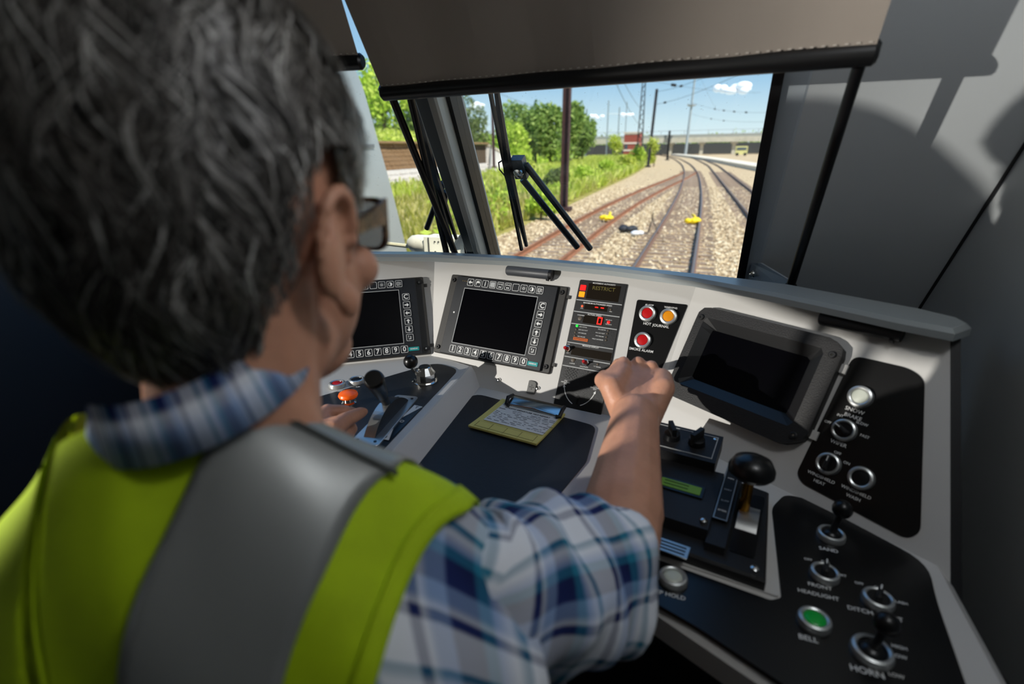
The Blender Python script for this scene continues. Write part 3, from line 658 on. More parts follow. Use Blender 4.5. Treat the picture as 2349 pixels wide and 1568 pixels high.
# front wall below the sill and above the panes
tag(MB().prism([(-2.1, 1.42), (-.5, 1.27), (.44, 1.17), (.44, 1.22), (-.5, 1.33), (-2.1, 1.48)], -1.3, -.36).build('wall_bulkhead', m_dark), 'dark front bulkhead under the sill', 'wall', kind='structure')
MB_ = MB(); z = VT*.836-.25
tag(MB().prism([(-2.1, .5), (.45, .35), (.45, 1.0), (-2.1, 1.0)], .52, .74).build('trim_2', m_wall), 'pale header above the windscreen behind the blinds', 'header', kind='structure')

# ------------------------------------------------------------------ roller blinds on sloping guide rods
RB0 = hz(1815, 650, -.238); RB = Frame(RB0, 7.4, -33.3)
m_fab = mat('taupe blind fabric', (158, 148, 138), .85, bump=.2, bscale=900, var=.05, vscale=5)
m_bar = mat('black bar', (12, 12, 13), .4)
def blind(fr_, u0, u1, vb, rods, label, vtop=1.0, kr=.064):
    b = thing('roller_blind', fr_.mat(), label, 'blind')
    mb = MB(); n = 24; mb.v = []; 
    for i in range(n+1):
        u = u0+(u1-u0)*i/n; w_ = .0015*sin(i*1.1)
        for v in (vb, (vb+vtop)/2, vtop): mb.v += [(u+kr*(v-vb), v, .013+w_), (u+kr*(v-vb), v, .0142+w_)]
    for i in range(n):
        a = 6*i; b_ = a+6
        for k in (0, 2): mb.f += [(a+k+1, b_+k+1, b_+k+3, a+k+3), (a+k, a+k+2, b_+k+2, b_+k)]
        mb.f += [(a, b_, b_+1, a+1), (a+4, a+5, b_+5, b_+4)]
    mb.f += [(0, 1, 3, 2), (2, 3, 5, 4), (6*n, 6*n+2, 6*n+3, 6*n+1), (6*n+2, 6*n+4, 6*n+5, 6*n+3)]
    mb.build('fabric', m_fab, b)
    st = MB(); k = int((u1-u0)/.012)
    for i in range(k): st.box((u0+(i+.5)*(u1-u0)/k, vb+.008, .0163), (.004, .0012, .001))
    part_label(st.build('stitching', mat('pale thread', (190, 182, 172), .8), b), 'pale dotted seam above the bar')
    br_ = MB(); br_.tube([(u0-.004, vb-.008, .012), (u0, vb-.008, .012), (u1, vb-.008, .012), (u1+.004, vb-.008, .012)], [.010, .0135, .0135, .010], 14)
    br_.build('bottom_bar', m_bar, b, smooth=True)
    for ur in rods:
        MB().tube([(ur, 0, 0), (ur+kr*.3, .3, 0), (ur+kr*vtop, vtop, 0)], .0075, 10).build('guide_rod', m_rod, b, smooth=True)
        MB().lathe([(.012, -.012), (.016, -.008), (.016, .008), (.012, .012)], 14, Matrix.Translation((ur+kr*vb, vb-.008, .004)) @ Matrix.Rotation(pi/2, 4, 'X')).build('rod_glider', m_rod, b, smooth=True)
    MB().tube([(u0-.02, vtop, .02), (u1+.02, vtop, .02)], .035, 14).build('roller_housing', m_trimg, b, smooth=True)
    return b
ubl, vbl = RB.px(886, 199); ubr, vbr = RB.px(2002, 122); vb = (vbl+vbr)/2
ur1 = RB.px(1815, 650)[0]; ur0 = RB.px(1041, 575)[0]
blind(RB, ubl, ubr, vb+.008, (ur0, ur1), 'half-lowered taupe roller blind with a black bottom bar in front of the driver windscreen', .80)
LB = Frame(RB.pt(RB.px(1022, 575)[0], 0, 0), -8, -33.3)
blind(LB, -1.0, LB.px(832, 130)[0], LB.px(840, 122)[1], (0.,), 'second roller blind, its bar end showing between the head and the driver blind', .80)
# folded bracket that carries the rod foot
bk = thing('rod_bracket', Matrix.Identity(4), 'folded grey metal bracket holding the foot of the blind guide rod', 'bracket')
A = G.pt(uR+.022, -.01, .014); B = RB.pt(ur1, -.012, 0); zt = Vector((0, -.025, .052))
mb = MB(); thk = Vector((.003, .001, 0)); q = [A+Vector((0, 0, -.02)), A+zt, A+zt*1.0+(B-A)*.22, B+Vector((.0, 0, .012)), B+Vector((0, 0, -.012))]
mb.v = [p for p in q]+[p+Vector((.004, .003, 0)) for p in q]; mb.f = [(0, 1, 2, 3, 4), (9, 8, 7, 6, 5)]+[(i, (i+1) % 5+0, (i+1) % 5+5, i+5) for i in range(5)]
mb.build('plate', m_trimg, bk)
dd = (B-A).normalized(); nn = Vector((-dd.y, dd.x, 0))*-1
for k in (0, 1):
    p = A+zt*(.62-.62*k)+dd*.022+Vector((-.004, -.006, -.004)); MM = Matrix.Translation(p) @ (CF*-1).to_track_quat('Z', 'Y').to_matrix().to_4x4()
    MB().lathe([(.0075, -.002), (.0075, .003), (.005, .005), (.0, .006)], 10, MM).build('bolt', m_chrome, bk, smooth=True)
MB().ball(B, .012, 12, 8).build('rod_foot', m_rod, bk, smooth=True)

# ------------------------------------------------------------------ wipers and nose fittings outside the glass
m_wip = mat('wiper black', (34, 36, 40), .4, .3)
def wiper(fr_, blade, hub, arms, loop, label):
    n_ = -.055; w = thing('windscreen_wiper', fr_.mat(), label, 'wiper'); L3 = lambda q, n=n_: (*fr_.px(*q), n)
    p0, p1 = Vector(L3(blade[0])), Vector(L3(blade[1]))
    MB().tube([p0, p0.lerp(p1, .5)+Vector((-.004, 0, .012)), p1], [.005, .012, .005], 8).build('blade_carrier', m_wip, w, smooth=True)
    MB().tube([p0+Vector((-.008, 0, .016)), p1+Vector((-.008, 0, .016))], .0055, 6).build('rubber_blade', m_rubber, w)
    h = Vector(L3(hub))
    MB().box(h, (.03, .05, .02)).build('hub', mat('wiper hub grey', (90, 94, 98), .4, .6), w)
    MB().lathe([(.012, -.006), (.012, .006), (.006, .008)], 12, Matrix.Translation(h+Vector((.002, -.004, .014)))).build('hub_bolt', m_chrome, w, smooth=True)
    for a, b in arms: MB().tube([L3(a), L3(b, n_-.01)], .0078, 8).build('arm', m_wip, w, smooth=True)
    if loop:
        pts = [Vector((*fr_.px(*q), n_)) for q in loop]; MB().tube(pts, .0018, 6).build('washer_hose', m_wip, w, smooth=True)
    return w
wiper(G, ((1105, 190), (1190, 596)), (1172, 418), (((1185, 412), (1336, 612)), ((1178, 445), (1306, 608))), [(1160, 442), (1138, 438), (1124, 422), (1122, 407), (1134, 400), (1152, 402)], 'black windscreen wiper parked upright with its two arms across the driver windscreen')
wiper(G2, ((925, 215), (1036, 578)), (1012, 420), (((1005, 450), (965, 560)), ((1012, 470), (996, 560))), [(990, 436), (972, 425), (968, 408), (976, 398)], 'second black windscreen wiper beyond the centre post')
m_cream = mat('cream painted casting', (226, 220, 200), .5); 
D_ = 1.9
hd = thing('nose_lamp_housing', at(985, 560, D_), 'cream capsule-shaped housing with bolted seams on the nose outside the side pane', 'housing'); hd.matrix_world = Matrix.Translation(at(985, 560, D_))
Rr_ = Matrix.Rotation(pi/2, 4, 'Y')
MB().lathe([(.0, -.09), (.018, -.086), (.03, -.07), (.034, -.045), (.034, 0)], 18, Rr_).build('rounded_end', m_cream, hd, smooth=True)
MB().box((.07, 0, 0), (.14, .08, .066)).build('box_section', m_cream, hd)
for x in (.02, .08, .13): MB().box((x, -.042, 0), (.003, .003, .064)).build('seam', m_dark, hd)
for x, z in ((.045, .018), (.06, .018), (.045, -.018), (.105, .01)): MB().lathe([(.003, -.002), (.003, .003)], 8, Matrix.Translation((x, -.04, z)) @ Matrix.Rotation(pi/2, 4, 'X')).build('bolt', m_dark, hd)
MB().tube([(-.2, .02, -.01), (-.08, .0, -.012)], .008, 8).build('cable', mat('cream cable', (222, 212, 176), .5), hd)
nb = thing('nose_box', at(1095, 566, 1.72), 'pale grey sheet-metal box with a folded lid on the nose beside the centre post', 'box'); nb.matrix_world = Matrix.Translation(at(1095, 566, 1.72)) @ Matrix.Rotation(-.5, 4, 'Z')
MB().prism([(-.035, -.05), (.04, -.05), (.025, .04), (-.02, .04)], -.05, .05, M=Matrix.Rotation(pi/2, 4, 'X')).build('body', mat('pale sheet metal', (190, 194, 190), .45, .3), nb)
MB().prism([(-.085, -.01), (-.02, .045), (.028, .048), (.026, .042), (-.015, .04), (-.08, -.018)], -.055, .055, M=Matrix.Rotation(pi/2, 4, 'X')).build('lid_flap', mat('sheet metal lid', (150, 156, 154), .45, .3), nb)
nose = MB(); nose.prism([(-2.0, 1.6), (.2, 1.45), (.1, 1.9), (-1.8, 2.0)], -1.2, -.62)
tag(nose.build('nose_deck', mat('nose paint', (150, 154, 156), .5)), 'grey painted locomotive nose below the windscreen', 'nose', kind='structure')

# fill lamp added out of view on the window side, brightening driver and wall
wl2 = thing('fill_lamp', Vector((.40, .34, .47)), 'round white lamp added out of view as soft fill on the driver and wall', 'lamp'); RY = Matrix.Rotation(-pi/2, 4, 'Y')
MB().lathe([(.07, -.03), (.075, -.0), (.07, .012)], 28, RY).build('rim', m_alu, wl2, smooth=True)
MB().lathe([(.065, .010), (.045, .026), (.0005, .032)], 28, RY).build('diffuser', mat('lamp diffuser', (240, 240, 236), .5, emit=(255, 246, 232), es=2.), wl2, smooth=True)
lamp('fill_lamp_light', 'POINT', (.30, .34, .46), (0, 0, 0), 3.8, size=.06, color=(.95, .97, 1.0))  # added fill light, no such source in view

# ================================================================== DRIVER'S CONSOLE
m_con = mat('light grey console', (205, 203, 199), .42, bump=.05, bscale=600, var=.02, vscale=4)
m_mat = mat('black textured plate', (20, 21, 23), .42, bump=.25, bscale=900, var=.25, vscale=300)
m_pad = mat('black desk pad', (17, 19, 23), .5, bump=.2, bscale=500, var=.2, vscale=80)
m_gloss = mat('gloss black plate', (8, 8, 9), .3)
m_bez = mat('dark bezel metal', (50, 48, 45), .5, bump=.12, bscale=700)
m_face = mat('dark blue-black face', (18, 22, 28), .45, bump=.12, bscale=900)
m_screen = mat('black screen glass', (4, 4, 7), .16, spec=.25)
m_white = mat('white print', (232, 232, 230), .6)
m_grey = mat('grey print', (176, 178, 178), .6)
m_lipm = mat('grey-green sill paint', (150, 156, 156), .35)
Mo = hz(1180, 905, ZD); M = Frame(Mo, 7.4, 30.1)
u_, v_ = M.px(993, 720); Lf = Frame(M.pt(u_, v_), -33.5, 32)
u_, v_ = M.px(1565, 750); Rf = Frame(M.pt(u_, v_), 33.0, 30.5)
Df = Frame((0, 0, ZD), 0, 90)                                        # desk plane: u = x, v = y, n = up
WZ = -.458; Wf = Frame((0, 0, WZ), 0, 90)
TOPZ = -.25
con = thing('driver_console', Vector((-.2, .8, -1.3)), 'light grey wraparound driver console with sloping instrument panels and a flat desk', 'console'); con.matrix_world = Matrix.Identity(4)
def isect2(f1, f2, z):                                               # plan point where two panels meet at a level
    a, b = f1.n, f2.n; c1 = a.dot(f1.O)-a.z*z; c2 = b.dot(f2.O)-b.z*z; det = a.x*b.y-a.y*b.x
    return Vector(((c1*b.y-a.y*c2)/det, (a.x*c2-c1*b.x)/det, z))
def on(f, x, z):                                                     # plan point on a panel for a given x and level
    return Vector((x, (f.n.dot(f.O)-f.n.z*z-f.n.x*x)/f.n.y, z))
zb = -.54
Lt, Lb = on(Lf, -1.0, TOPZ), on(Lf, -1.02, zb); LMt, LMb = isect2(Lf, M, TOPZ), isect2(Lf, M, zb); MRt, MRb = isect2(M, Rf, TOPZ), isect2(M, Rf, zb)
Rt = on(Rf, .335, TOPZ); Rb = on(Rf, .335, zb)
def panel(name, q, th=.012):
    n = (q[1]-q[0]).cross(q[3]-q[0]).normalized(); n = -n if n.y > 0 else n
    mb = MB(); mb.v = [p for p in q]+[p-n*th for p in q]; mb.f = [(0, 1, 2, 3), (7, 6, 5, 4), (0, 4, 5, 1), (1, 5, 6, 2), (2, 6, 7, 3), (3, 7, 4, 0)]
    return mb.build(name, m_con, con)
panel('side_panel', [Lb, LMb, LMt, Lt]); panel('centre_panel', [LMb, MRb, MRt, LMt]); panel('angled_panel', [MRb, Rb, Rt, MRt])
# end cheek of the console
mb = MB(); mb.v = [Rb, Rt, Vector((.345, Rt.y+.12, TOPZ)), Vector((.345, Rt.y+.12, -1.3)), Vector((.338, .36, -1.3)), Vector((.338, .36, ZD))]
mb.v += [p+Vector((.012, 0, 0)) for p in mb.v]; mb.f = [(5, 4, 3, 2, 1, 0), (6, 7, 8, 9, 10, 11)]+[(i, (i+1) % 6, (i+1) % 6+6, i+6) for i in range(6)]
mb.build('end_cheek', m_dark, con)
# desk top with its rounded front edge
top = [(-.47, .565), (-.30, .572), (-.17, .566), (-.06, .505), (.03, .462), (.12, .418), (.24, .372), (.338, .345), (.338, .70), (.20, .86), (.0, 1.0), (-.2, 1.0), (-.45, 1.02), (-.62, 1.0), (-.62, .565)]
MB().prism(rounded(top, [.02, .1, .06, .06, .1, .1, .1, .0, 0, 0, 0, 0, 0, 0, 0]), ZD-.045, ZD, inset=.014).build('desk_top', m_con, con, smooth=True)
MB().box((-.1, .80, -.93), (.5, .35, .78)).build('pedestal', m_dark, con)
# wing at the lever side, raised above the desk
wr = [hz(1072, 846, WZ), hz(838, 1108, WZ)]; d0 = (wr[1]-wr[0])
wing = [(wr[0].x, wr[0].y+.02), (wr[1].x+d0.x*.12, wr[1].y+d0.y*.12), (-.62, wr[1].y+d0.y*.12), (-1.0, .62), (-1.0, .80), (-.72, .93), (LMb.x-.005, 1.005)]
MB().prism(wing, ZD-.06, WZ, inset=.004).build('lever_wing', m_con, con)
mb = MB(); a, b = Vector((*wing[0], WZ)), Vector((*wing[1], WZ)); sd = Vector((.026, 0, 0))
mb.v = [a, b, b+sd+Vector((0, 0, ZD-WZ+.001)), a+sd+Vector((0, .0, ZD-WZ+.001)), a-Vector((.01, 0, .03)), b-Vector((.01, 0, .03))]; mb.f = [(0, 1, 2, 3), (0, 4, 5, 1), (1, 5, 2), (0, 3, 4), (4, 3, 2, 5)]
mb.build('wing_bevel', m_con, con)
# sill ledge running along the top of the panels
lip = [hz(x, y, -.238) for x, y in [(700, 592), (835, 590), (990, 591), (1180, 601), (1400, 622), (1590, 646), (1750, 676), (1900, 708), (2060, 743), (2190, 768)]]
lp = [(p.x, p.y) for p in lip]; bk_ = [hz(x, y, -.232) for x, y in [(2232, 745), (2200, 728), (2105, 706), (1810, 652), (1700, 638), (1590, 626), (1400, 606), (1180, 586), (990, 577), (835, 576), (700, 577)]]
poly = lp+[(p.x, p.y) for p in bk_]
MB().prism(poly, -.247, -.231, inset=.006).build('sill_ledge', m_lipm, con, smooth=True)
# black plates let into the desk
def plate(name, fr_, pix, r, m, n=.0015, z0=-.004): 
    pts = [fr_.px(*q) for q in pix]; return MB().prism(rounded(pts, r), z0, n, M=fr_.mat()).build(name, m, con)
plate('desk_pad', Df, [(1088, 902), (1368, 978), (1345, 1060), (1245, 1182), (866, 1100)], [.03, .02, .01, .02, .02], m_pad)
plate('lever_plate', Wf, [(1052, 848), (832, 1082), (742, 1112), (560, 1060), (700, 920), (1000, 832)], [.022, .03, .01, .03, .03, .03], m_mat)
# control plate on the near side of the desk
plate('control_plate', Df, [(1448, 1352), (1462, 1268), (1768, 1378), (1792, 1372), (1770, 1165), (1800, 1135), (1850, 1145), (2128, 1292), (2148, 1380), (2225, 1600), (1900, 1640), (1600, 1440)], [.01, .005, .004, .004, .012, .012, .012, .03, .02, .01, .01, .01], m_gloss)
plate('wiper_plate', Rf, [(1958, 815), (2088, 845), (2122, 870), (2112, 1222), (2080, 1236), (1840, 1108), (1828, 1085)], [.014, .014, .014, .012, .014, .016, .014], m_gloss)

# ------------------------------------------------------------------ display screens with soft keys
def key(parent, u, v, s, sym):
    k = MB().prism(rect(u-s/2, u+s/2, v-s/2, v+s/2, s*.12, 2), .0, .0016, inset=.0004).build('key', m_face, parent)
    mb = MB(); a = s/2; b = a*.90; ringpoly(mb, rect(u-a, u+a, v-a, v+a, s*.14, 2), rect(u-b, u+b, v-b, v+b, s*.1, 2), .0010, .0019); mb.build('key_outline', m_white, k)
    z = .0019
    if sym in ('right', 'left', 'up', 'down'):
        A = {'right': 0, 'up': pi/2, 'left': pi, 'down': -pi/2}[sym]; P = [(.32, 0), (.02, .3), (.02, .09), (-.32, .09), (-.32, -.09), (.02, -.09), (.02, -.3)]
        P = [(u+s*(x*cos(A)-y*sin(A)), v+s*(x*sin(A)+y*cos(A))) for x, y in P]; MB().prism(P, z-.0005, z+.0001).build('symbol', m_white, k)
    elif sym == 'flag': MB().prism([(u+s*x, v+s*y) for x, y in [(-.28, -.3), (-.2, -.3), (-.16, -.02), (.05, .04), (.3, -.06), (.26, .26), (.02, .3), (-.24, .24)]], z-.0005, z+.0001).build('symbol', m_white, k)
    elif sym == 'fill': MB().prism(rect(u-s*.36, u+s*.36, v-s*.34, v+s*.34), z-.0005, z+.0001).build('symbol', m_grey, k)
    elif sym == 'sun':
        mb = MB(); ringpoly(mb, [(u+s*.17*cos(a), v+s*.17*sin(a)) for a in np.linspace(0, 2*pi, 13)[:-1]], [(u+s*.1*cos(a), v+s*.1*sin(a)) for a in np.linspace(0, 2*pi, 13)[:-1]], z-.0005, z)
        for i in range(8): a = i*pi/4; mb.box((u+s*.29*cos(a), v+s*.29*sin(a), z), (s*.06, s*.06, .0004))
        mb.build('symbol', m_white, k)
    elif sym == 'half':
        mb = MB(); mb.prism([(u+s*.28*sin(a), v+s*.28*cos(a)) for a in np.linspace(0, pi, 10)], z-.0005, z+.0001)
        ringpoly(mb, [(u+s*.3*cos(a), v+s*.3*sin(a)) for a in np.linspace(0, 2*pi, 17)[:-1]], [(u+s*.24*cos(a), v+s*.24*sin(a)) for a in np.linspace(0, 2*pi, 17)[:-1]], z-.0005, z); mb.build('symbol', m_white, k)
    elif sym == 'train':
        mb = MB(); ringpoly(mb, rect(u-s*.3, u+s*.12, v-s*.18, v+s*.26), rect(u-s*.24, u+s*.06, v-s*.12, v+s*.2), z-.0005, z); mb.box((u-s*.09, v+s*.04, z), (s*.36, s*.05, .0004)); mb.box((u+s*.26, v, z), (s*.07, s*.5, .0004))
        mb.box((u-s*.2, v-s*.28, z), (s*.1, s*.1, .0004)); mb.box((u+s*.02, v-s*.28, z), (s*.1, s*.1, .0004)); mb.build('symbol', m_white, k)
    elif sym == 'enter':
        mb = MB(); mb.box((u+s*.12, v-s*.02, z), (s*.1, s*.44, .0004)); mb.box((u-s*.02, v-s*.2, z), (s*.34, s*.1, .0004)); mb.build('symbol', m_white, k); txt(k, 'E', u-s*.16, v+s*.14, s*.4, m_white, z)
    elif sym == 'V=0':
        txt(k, 'V=0', u, v+s*.16, s*.42, m_white, z); MB().prism([(u-s*.2, v-s*.1), (u, v-s*.18), (u+s*.2, v-s*.1), (u+s*.2, v-s*.32), (u, v-s*.24), (u-s*.2, v-s*.32)], z-.0005, z).build('symbol', m_white, k)
    elif sym: txt(k, sym, u, v, s*.95, m_white, z, bold=.02)
    return k
def display(fr_, cu, cv, label, rot=0.):
    d = thing('display_screen', fr_.mat(cu, cv, 0, rot), label, 'display', 'soft-key display screens')
    W, H = .300, .193
    MB().prism(rect(-W/2, W/2, -H/2, H/2, .004, 2), -.004, .007, inset=.002).build('mounting_frame', m_bez, d)
    MB().prism(rect(-W/2-.012, W/2+.006, H/2-.002, H/2+.010, 0), -.004, .004).build('hinge_strip', m_bez, d) if False else None
    fx0, fx1 = -W/2+.022, W/2-.020
    f = MB().prism(rect(fx0, fx1, -H/2+.002, H/2-.004, .002, 2), .007, .013, inset=.001).build('face_plate', m_face, d)
    sx0, sx1, sy0, sy1 = -.100, .088, -.066, .064
    f.matrix_basis = Matrix.Identity(4)
    kb = thing('key_field', Matrix.Translation((0, 0, .013))); kb.parent = d; kb.matrix_basis = Matrix.Translation((0, 0, .013))
    bpy.data.objects.remove(kb)
    mb = MB(); ringpoly(mb, rect(sx0-.0013, sx1+.0013, sy0-.0013, sy1+.0013), rect(sx0, sx1, sy0, sy1), .012, .0142); mb.build('screen_edge', m_grey, d)
    MB().prism(rect(sx0, sx1, sy0, sy1), .012, .0134).build('screen', m_screen, d)
    s = .0165
    def K(u, v, sym): k = key(d, u, v, s, sym); k.matrix_basis = Matrix.Translation((0, 0, .0128))
    for i, sym in enumerate(['left', 'flag', 'i', 'fill', 'V=0', 'V=0', '', 'sun', 'half', 'train']): K(-.088+i*.0198, .080, sym)
    for i, sym in enumerate('1234567890'): K(-.094+i*.0203, -.081, sym)
    for i, sym in enumerate(['C', 'right', 'left', 'up', 'down', 'enter']): K(.1040, .046-i*.0200, sym)
    bd = MB().prism(rect(.0985, .1225, -.0865, -.0775, .0008, 2), .0125, .0145).build('maker_badge', mat('teal badge', (0, 150, 150), .4), d); part_label(bd, 'teal maker badge')
    txt(bd, 'SIEMENS', .1105, -.082, .0046, m_white, .0148, bold=.02)
    for x in (-W/2+.011, W/2-.011):
        for y in (-H/2+.014, H/2-.014):
            sc = MB().lathe([(.0052, .006), (.0052, .0095), (.0042, .0105), (.0024, .0105), (.0020, .0078)], 12, Matrix.Translation((x, y, 0))).build('screw', m_dark, d, smooth=True)
            MB().lathe([(.0018, .0072), (.0018, .0085)], 6, Matrix.Translation((x, y, 0))).build('screw_socket', m_chrome, sc)
    MB().lathe([(.0022, .012), (.0022, .0142), (.001, .0146)], 10, Matrix.Translation((-.114, .004, 0))).build('light_sensor', m_white, d, smooth=True)
    for i in range(3): MB().box((-.110+i*.005, .0815, .0135), (.0016, .0016, .0008)).build('indicator', mat('amber dot', (150, 120, 60), .5), d)
    for y in (-.075, .075): MB().box((W/2+.004, y, .002), (.008, .007, .004)).build('latch', m_bez, d)
    return d
c2 = [M.px(*q) for q in ((1040, 630), (1305, 662), (1265, 860), (995, 805))]; cu, cv = sum(q[0] for q in c2)/4, sum(q[1] for q in c2)/4
display(M, cu, cv, 'display screen with soft keys on the centre panel, above the clipboard')
p1 = Lf.px(985, 815); p2 = Lf.px(965, 634); display(Lf, (p1[0]+p2[0])/2-.150+.005, (p1[1]+p2[1])/2, 'display screen with soft keys half hidden behind the face')

# thick framed monitor on the angled panel
c3 = [Rf.px(*q) for q in ((1535, 905), (1845, 1035), (1955, 792), (1620, 708))]
u0, u1 = (c3[0][0]+c3[3][0])/2, (c3[1][0]+c3[2][0])/2; v0, v1 = (c3[0][1]+c3[1][1])/2, (c3[2][1]+c3[3][1])/2; W3, H3 = u1-u0, v1-v0
mo = thing('camera_monitor', Rf.mat((u0+u1)/2, (v0+v1)/2), 'blank camera monitor in a thick black moulded frame on the angled panel', 'monitor')
m_mould = mat('black moulded frame', (24, 23, 23), .55, bump=.3, bscale=500, var=.2, vscale=200)
oc = rounded([(-W3/2, -H3/2), (W3/2-.03, -H3/2-.004), (W3/2, -H3/2+.016), (W3/2, H3/2-.012), (W3/2-.02, H3/2), (-W3/2+.01, H3/2), (-W3/2, H3/2-.01)], .010, 5)
su0, sv0 = Rf.px(1592, 862); su1, sv1 = Rf.px(1852, 832); s0 = (su0-(u0+u1)/2, sv0-(v0+v1)/2)
a = Rf.px(1590, 862); b = Rf.px(1808, 958); c = Rf.px(1862, 822); e = Rf.px(1642, 762)
sx0, sx1 = (a[0]+e[0])/2-(u0+u1)/2, (b[0]+c[0])/2-(u0+u1)/2; sy0, sy1 = (a[1]+b[1])/2-(v0+v1)/2, (c[1]+e[1])/2-(v0+v1)/2
n_ = len(oc)
def resample(poly, n):
    P = [Vector(p) for p in poly]+[Vector(poly[0])]; L_ = [0]
    for i in range(len(P)-1): L_.append(L_[-1]+(P[i+1]-P[i]).length)
    out = []
    for k in range(n):
        s = L_[-1]*k/n; i = max(j for j in range(len(L_)) if L_[j] <= s+1e-12); i = min(i, len(P)-2); t = (s-L_[i])/max(1e-9, L_[i+1]-L_[i]); q = P[i].lerp(P[i+1], t); out.append((q.x, q.y))
    return out
def align(outer, inner):                                            # start the inner outline at the point nearest outer[0]
    k = min(range(len(inner)), key=lambda i: (inner[i][0]-outer[0][0])**2+(inner[i][1]-outer[0][1])**2); return inner[k:]+inner[:k]
oc = resample(oc, 64); hi = rect(sx0-.018, sx1+.018, sy0-.018, sy1+.018, .008, 5); hi = align(oc, resample(hi, 64)); si = rect(sx0, sx1, sy0, sy1, .004, 5); si = align(hi, resample(si, 64))
mb = MB(); ringpoly(mb, oc, hi, -.004, .020); mb.build('moulded_frame', m_mould, mo)
mb = MB(); n = 64; mb.add([(*p, .020) for p in hi]+[(*p, .008) for p in si], [(i, (i+1) % n, n+(i+1) % n, n+i) for i in range(n)]); mb.build('bevelled_surround', mat('satin black surround', (22, 23, 24), .35), mo)
MB().prism(si, .004, .0085).build('screen', m_screen, mo)
for q in ((1620, 735), (1918, 822), (1830, 1003), (1548, 882)):
    p = Rf.px(*q); x, y = p[0]-(u0+u1)/2, p[1]-(v0+v1)/2
    sc = MB().lathe([(.0055, .018), (.0055, .0225), (.0042, .0235), (.0022, .0235), (.0018, .021)], 12, Matrix.Translation((x, y, 0))).build('screw', m_dark, mo, smooth=True); MB().lathe([(.0017, .0205), (.0017, .022)], 6, Matrix.Translation((x, y, 0))).build('screw_socket', m_chrome, sc)
for y in (.05, -.06): MB().box((W3/2+.004, y, .003), (.010, .014, .006)).build('latch', m_con, mo)

# ------------------------------------------------------------------ cab-signal indicator panel
q = [M.px(*p) for p in ((1330, 642), (1436, 652), (1382, 955), (1272, 933))]; su = (q[0][0]+q[1][0]+q[2][0]+q[3][0])/4; sv = (q[0][1]+q[1][1]+q[2][1]+q[3][1])/4
SP = thing('speed_indicator', M.mat(su, sv), 'tall black cab-signal indicator panel with red speed digits and white lettering', 'indicator panel')
SW, SH = .103, .277
MB().prism(rect(-SW/2, SW/2, -SH/2, SH/2, .003, 2), -.004, .004, inset=.001).build('backplate', m_mat, SP)
def S(x, y): p = M.px(x, y); return (p[0]-su, p[1]-sv)
def emis(name, c, s=2.): return mat(name, c, .4, emit=c, es=s)
m_red = emis('lit red', (255, 20, 20), .9); m_org = emis('lit amber', (255, 140, 10), .9); m_grn = emis('lit green', (20, 230, 60), .9)
m_off = mat('unlit lamp', (84, 74, 62), .5); m_led = emis('red digit', (255, 30, 20), 1.2); m_dim = mat('dark display window', (26, 19, 10), .25); m_yt = mat('dim yellow segments', (104, 96, 36), .5)
for (y, lb) in ((700, 0), (731, 0), (766, 0), (812, 0), (842, 0), (864, 0)): pass
for ya, yb, xl, xr in ((689, 704, 1326, 1430), (716, 731, 1320, 1424), (744, 760, 1316, 1420), (788, 803, 1307, 1410), (821, 836, 1300, 1402), (841, 858, 1296, 1396)):
    a, b = S(xl, ya-2), S(xr, yb-2); y = (a[1]+b[1])/2; MB().box((0, y, .0045), (SW-.004, .0018, .0014)).build('divider', m_grey, SP)
def stext(s, x, y, h, m=m_white, **k): p = S(x, y); k.setdefault('bold', .006); return txt(SP, s, p[0], p[1], h, m, .0046, **k)
stext('MOVEMENT AUTHORITY', 1387, 653, .0044); stext('MAXIMUM AUTHORIZED SPEED', 1372, 699, .0044); stext('ACTUAL SPEED', 1365, 724, .0044); stext('MESSAGE DISPLAY', 1356, 796, .0044)
stext('RESTRICT', 1386, 664, .0115, m_yt, bold=-.0); stext('ATC', 1336, 708, .0031); stext('PTC', 1402, 716, .0031); stext('OVERSPEED', 1334, 724, .0031); stext('NO VALID', 1398, 735, .0029); stext('TSR DATA', 1397, 745, .0029)
for i, (s, x, y) in enumerate([('ATC CUT-IN', 1339, 751), ('ATC CUT-OUT', 1339, 758), ('ATC FAILURE', 1337, 765), ('ERS FAILURE', 1335, 773), ('PTC CUT-IN', 1382, 757), ('PTC CUT-OUT', 1378, 765), ('PTC FAILURE', 1377, 772), ('VALID DATABASE', 1372, 779)]): stext(s, x, y, .0030)
stext('ALERTER', 1314, 834, .0030); stext('BRIGHTNESS', 1341, 842, .0031); stext('"C" SIGNAL', 1371, 842, .0031); stext('PTC\nDEPARTURE\nTEST', 1299, 877, .0036); stext('ATC\nDEPARTURE\nTEST', 1366, 890, .0036); stext('ACK', 1306, 790, .0029); stext('ACT', 1304, 810, .0029)
def lampdot(x, y, r, m, lb=None):
    p = S(x, y); o = MB().lathe([(r, .003), (r, .0052), (r*.5, .006)], 14, Matrix.Translation((*p, 0))).build('indicator_lamp', m, SP, smooth=True)
    if lb: part_label(o, lb)
for x, y, m, lb in ((1339, 661, m_red, 'lit red square lamp'), (1336, 676, m_org, 'lit amber square lamp')):
    p = S(x, y); part_label(MB().prism(rect(p[0]-.0062, p[0]+.0062, p[1]-.0058, p[1]+.0058, .0008, 2), .003, .0056).build('square_lamp', m, SP), lb)
lampdot(1337, 703, .0026, emis('glowing orange', (220, 90, 50), .5), 'small orange lamp'); lampdot(1402, 711, .0022, m_off); lampdot(1332, 731, .0046, m_off); lampdot(1397, 740, .0032, m_red, 'small lit red lamp')
lampdot(1325, 748, .0028, m_grn, 'small lit green lamp')
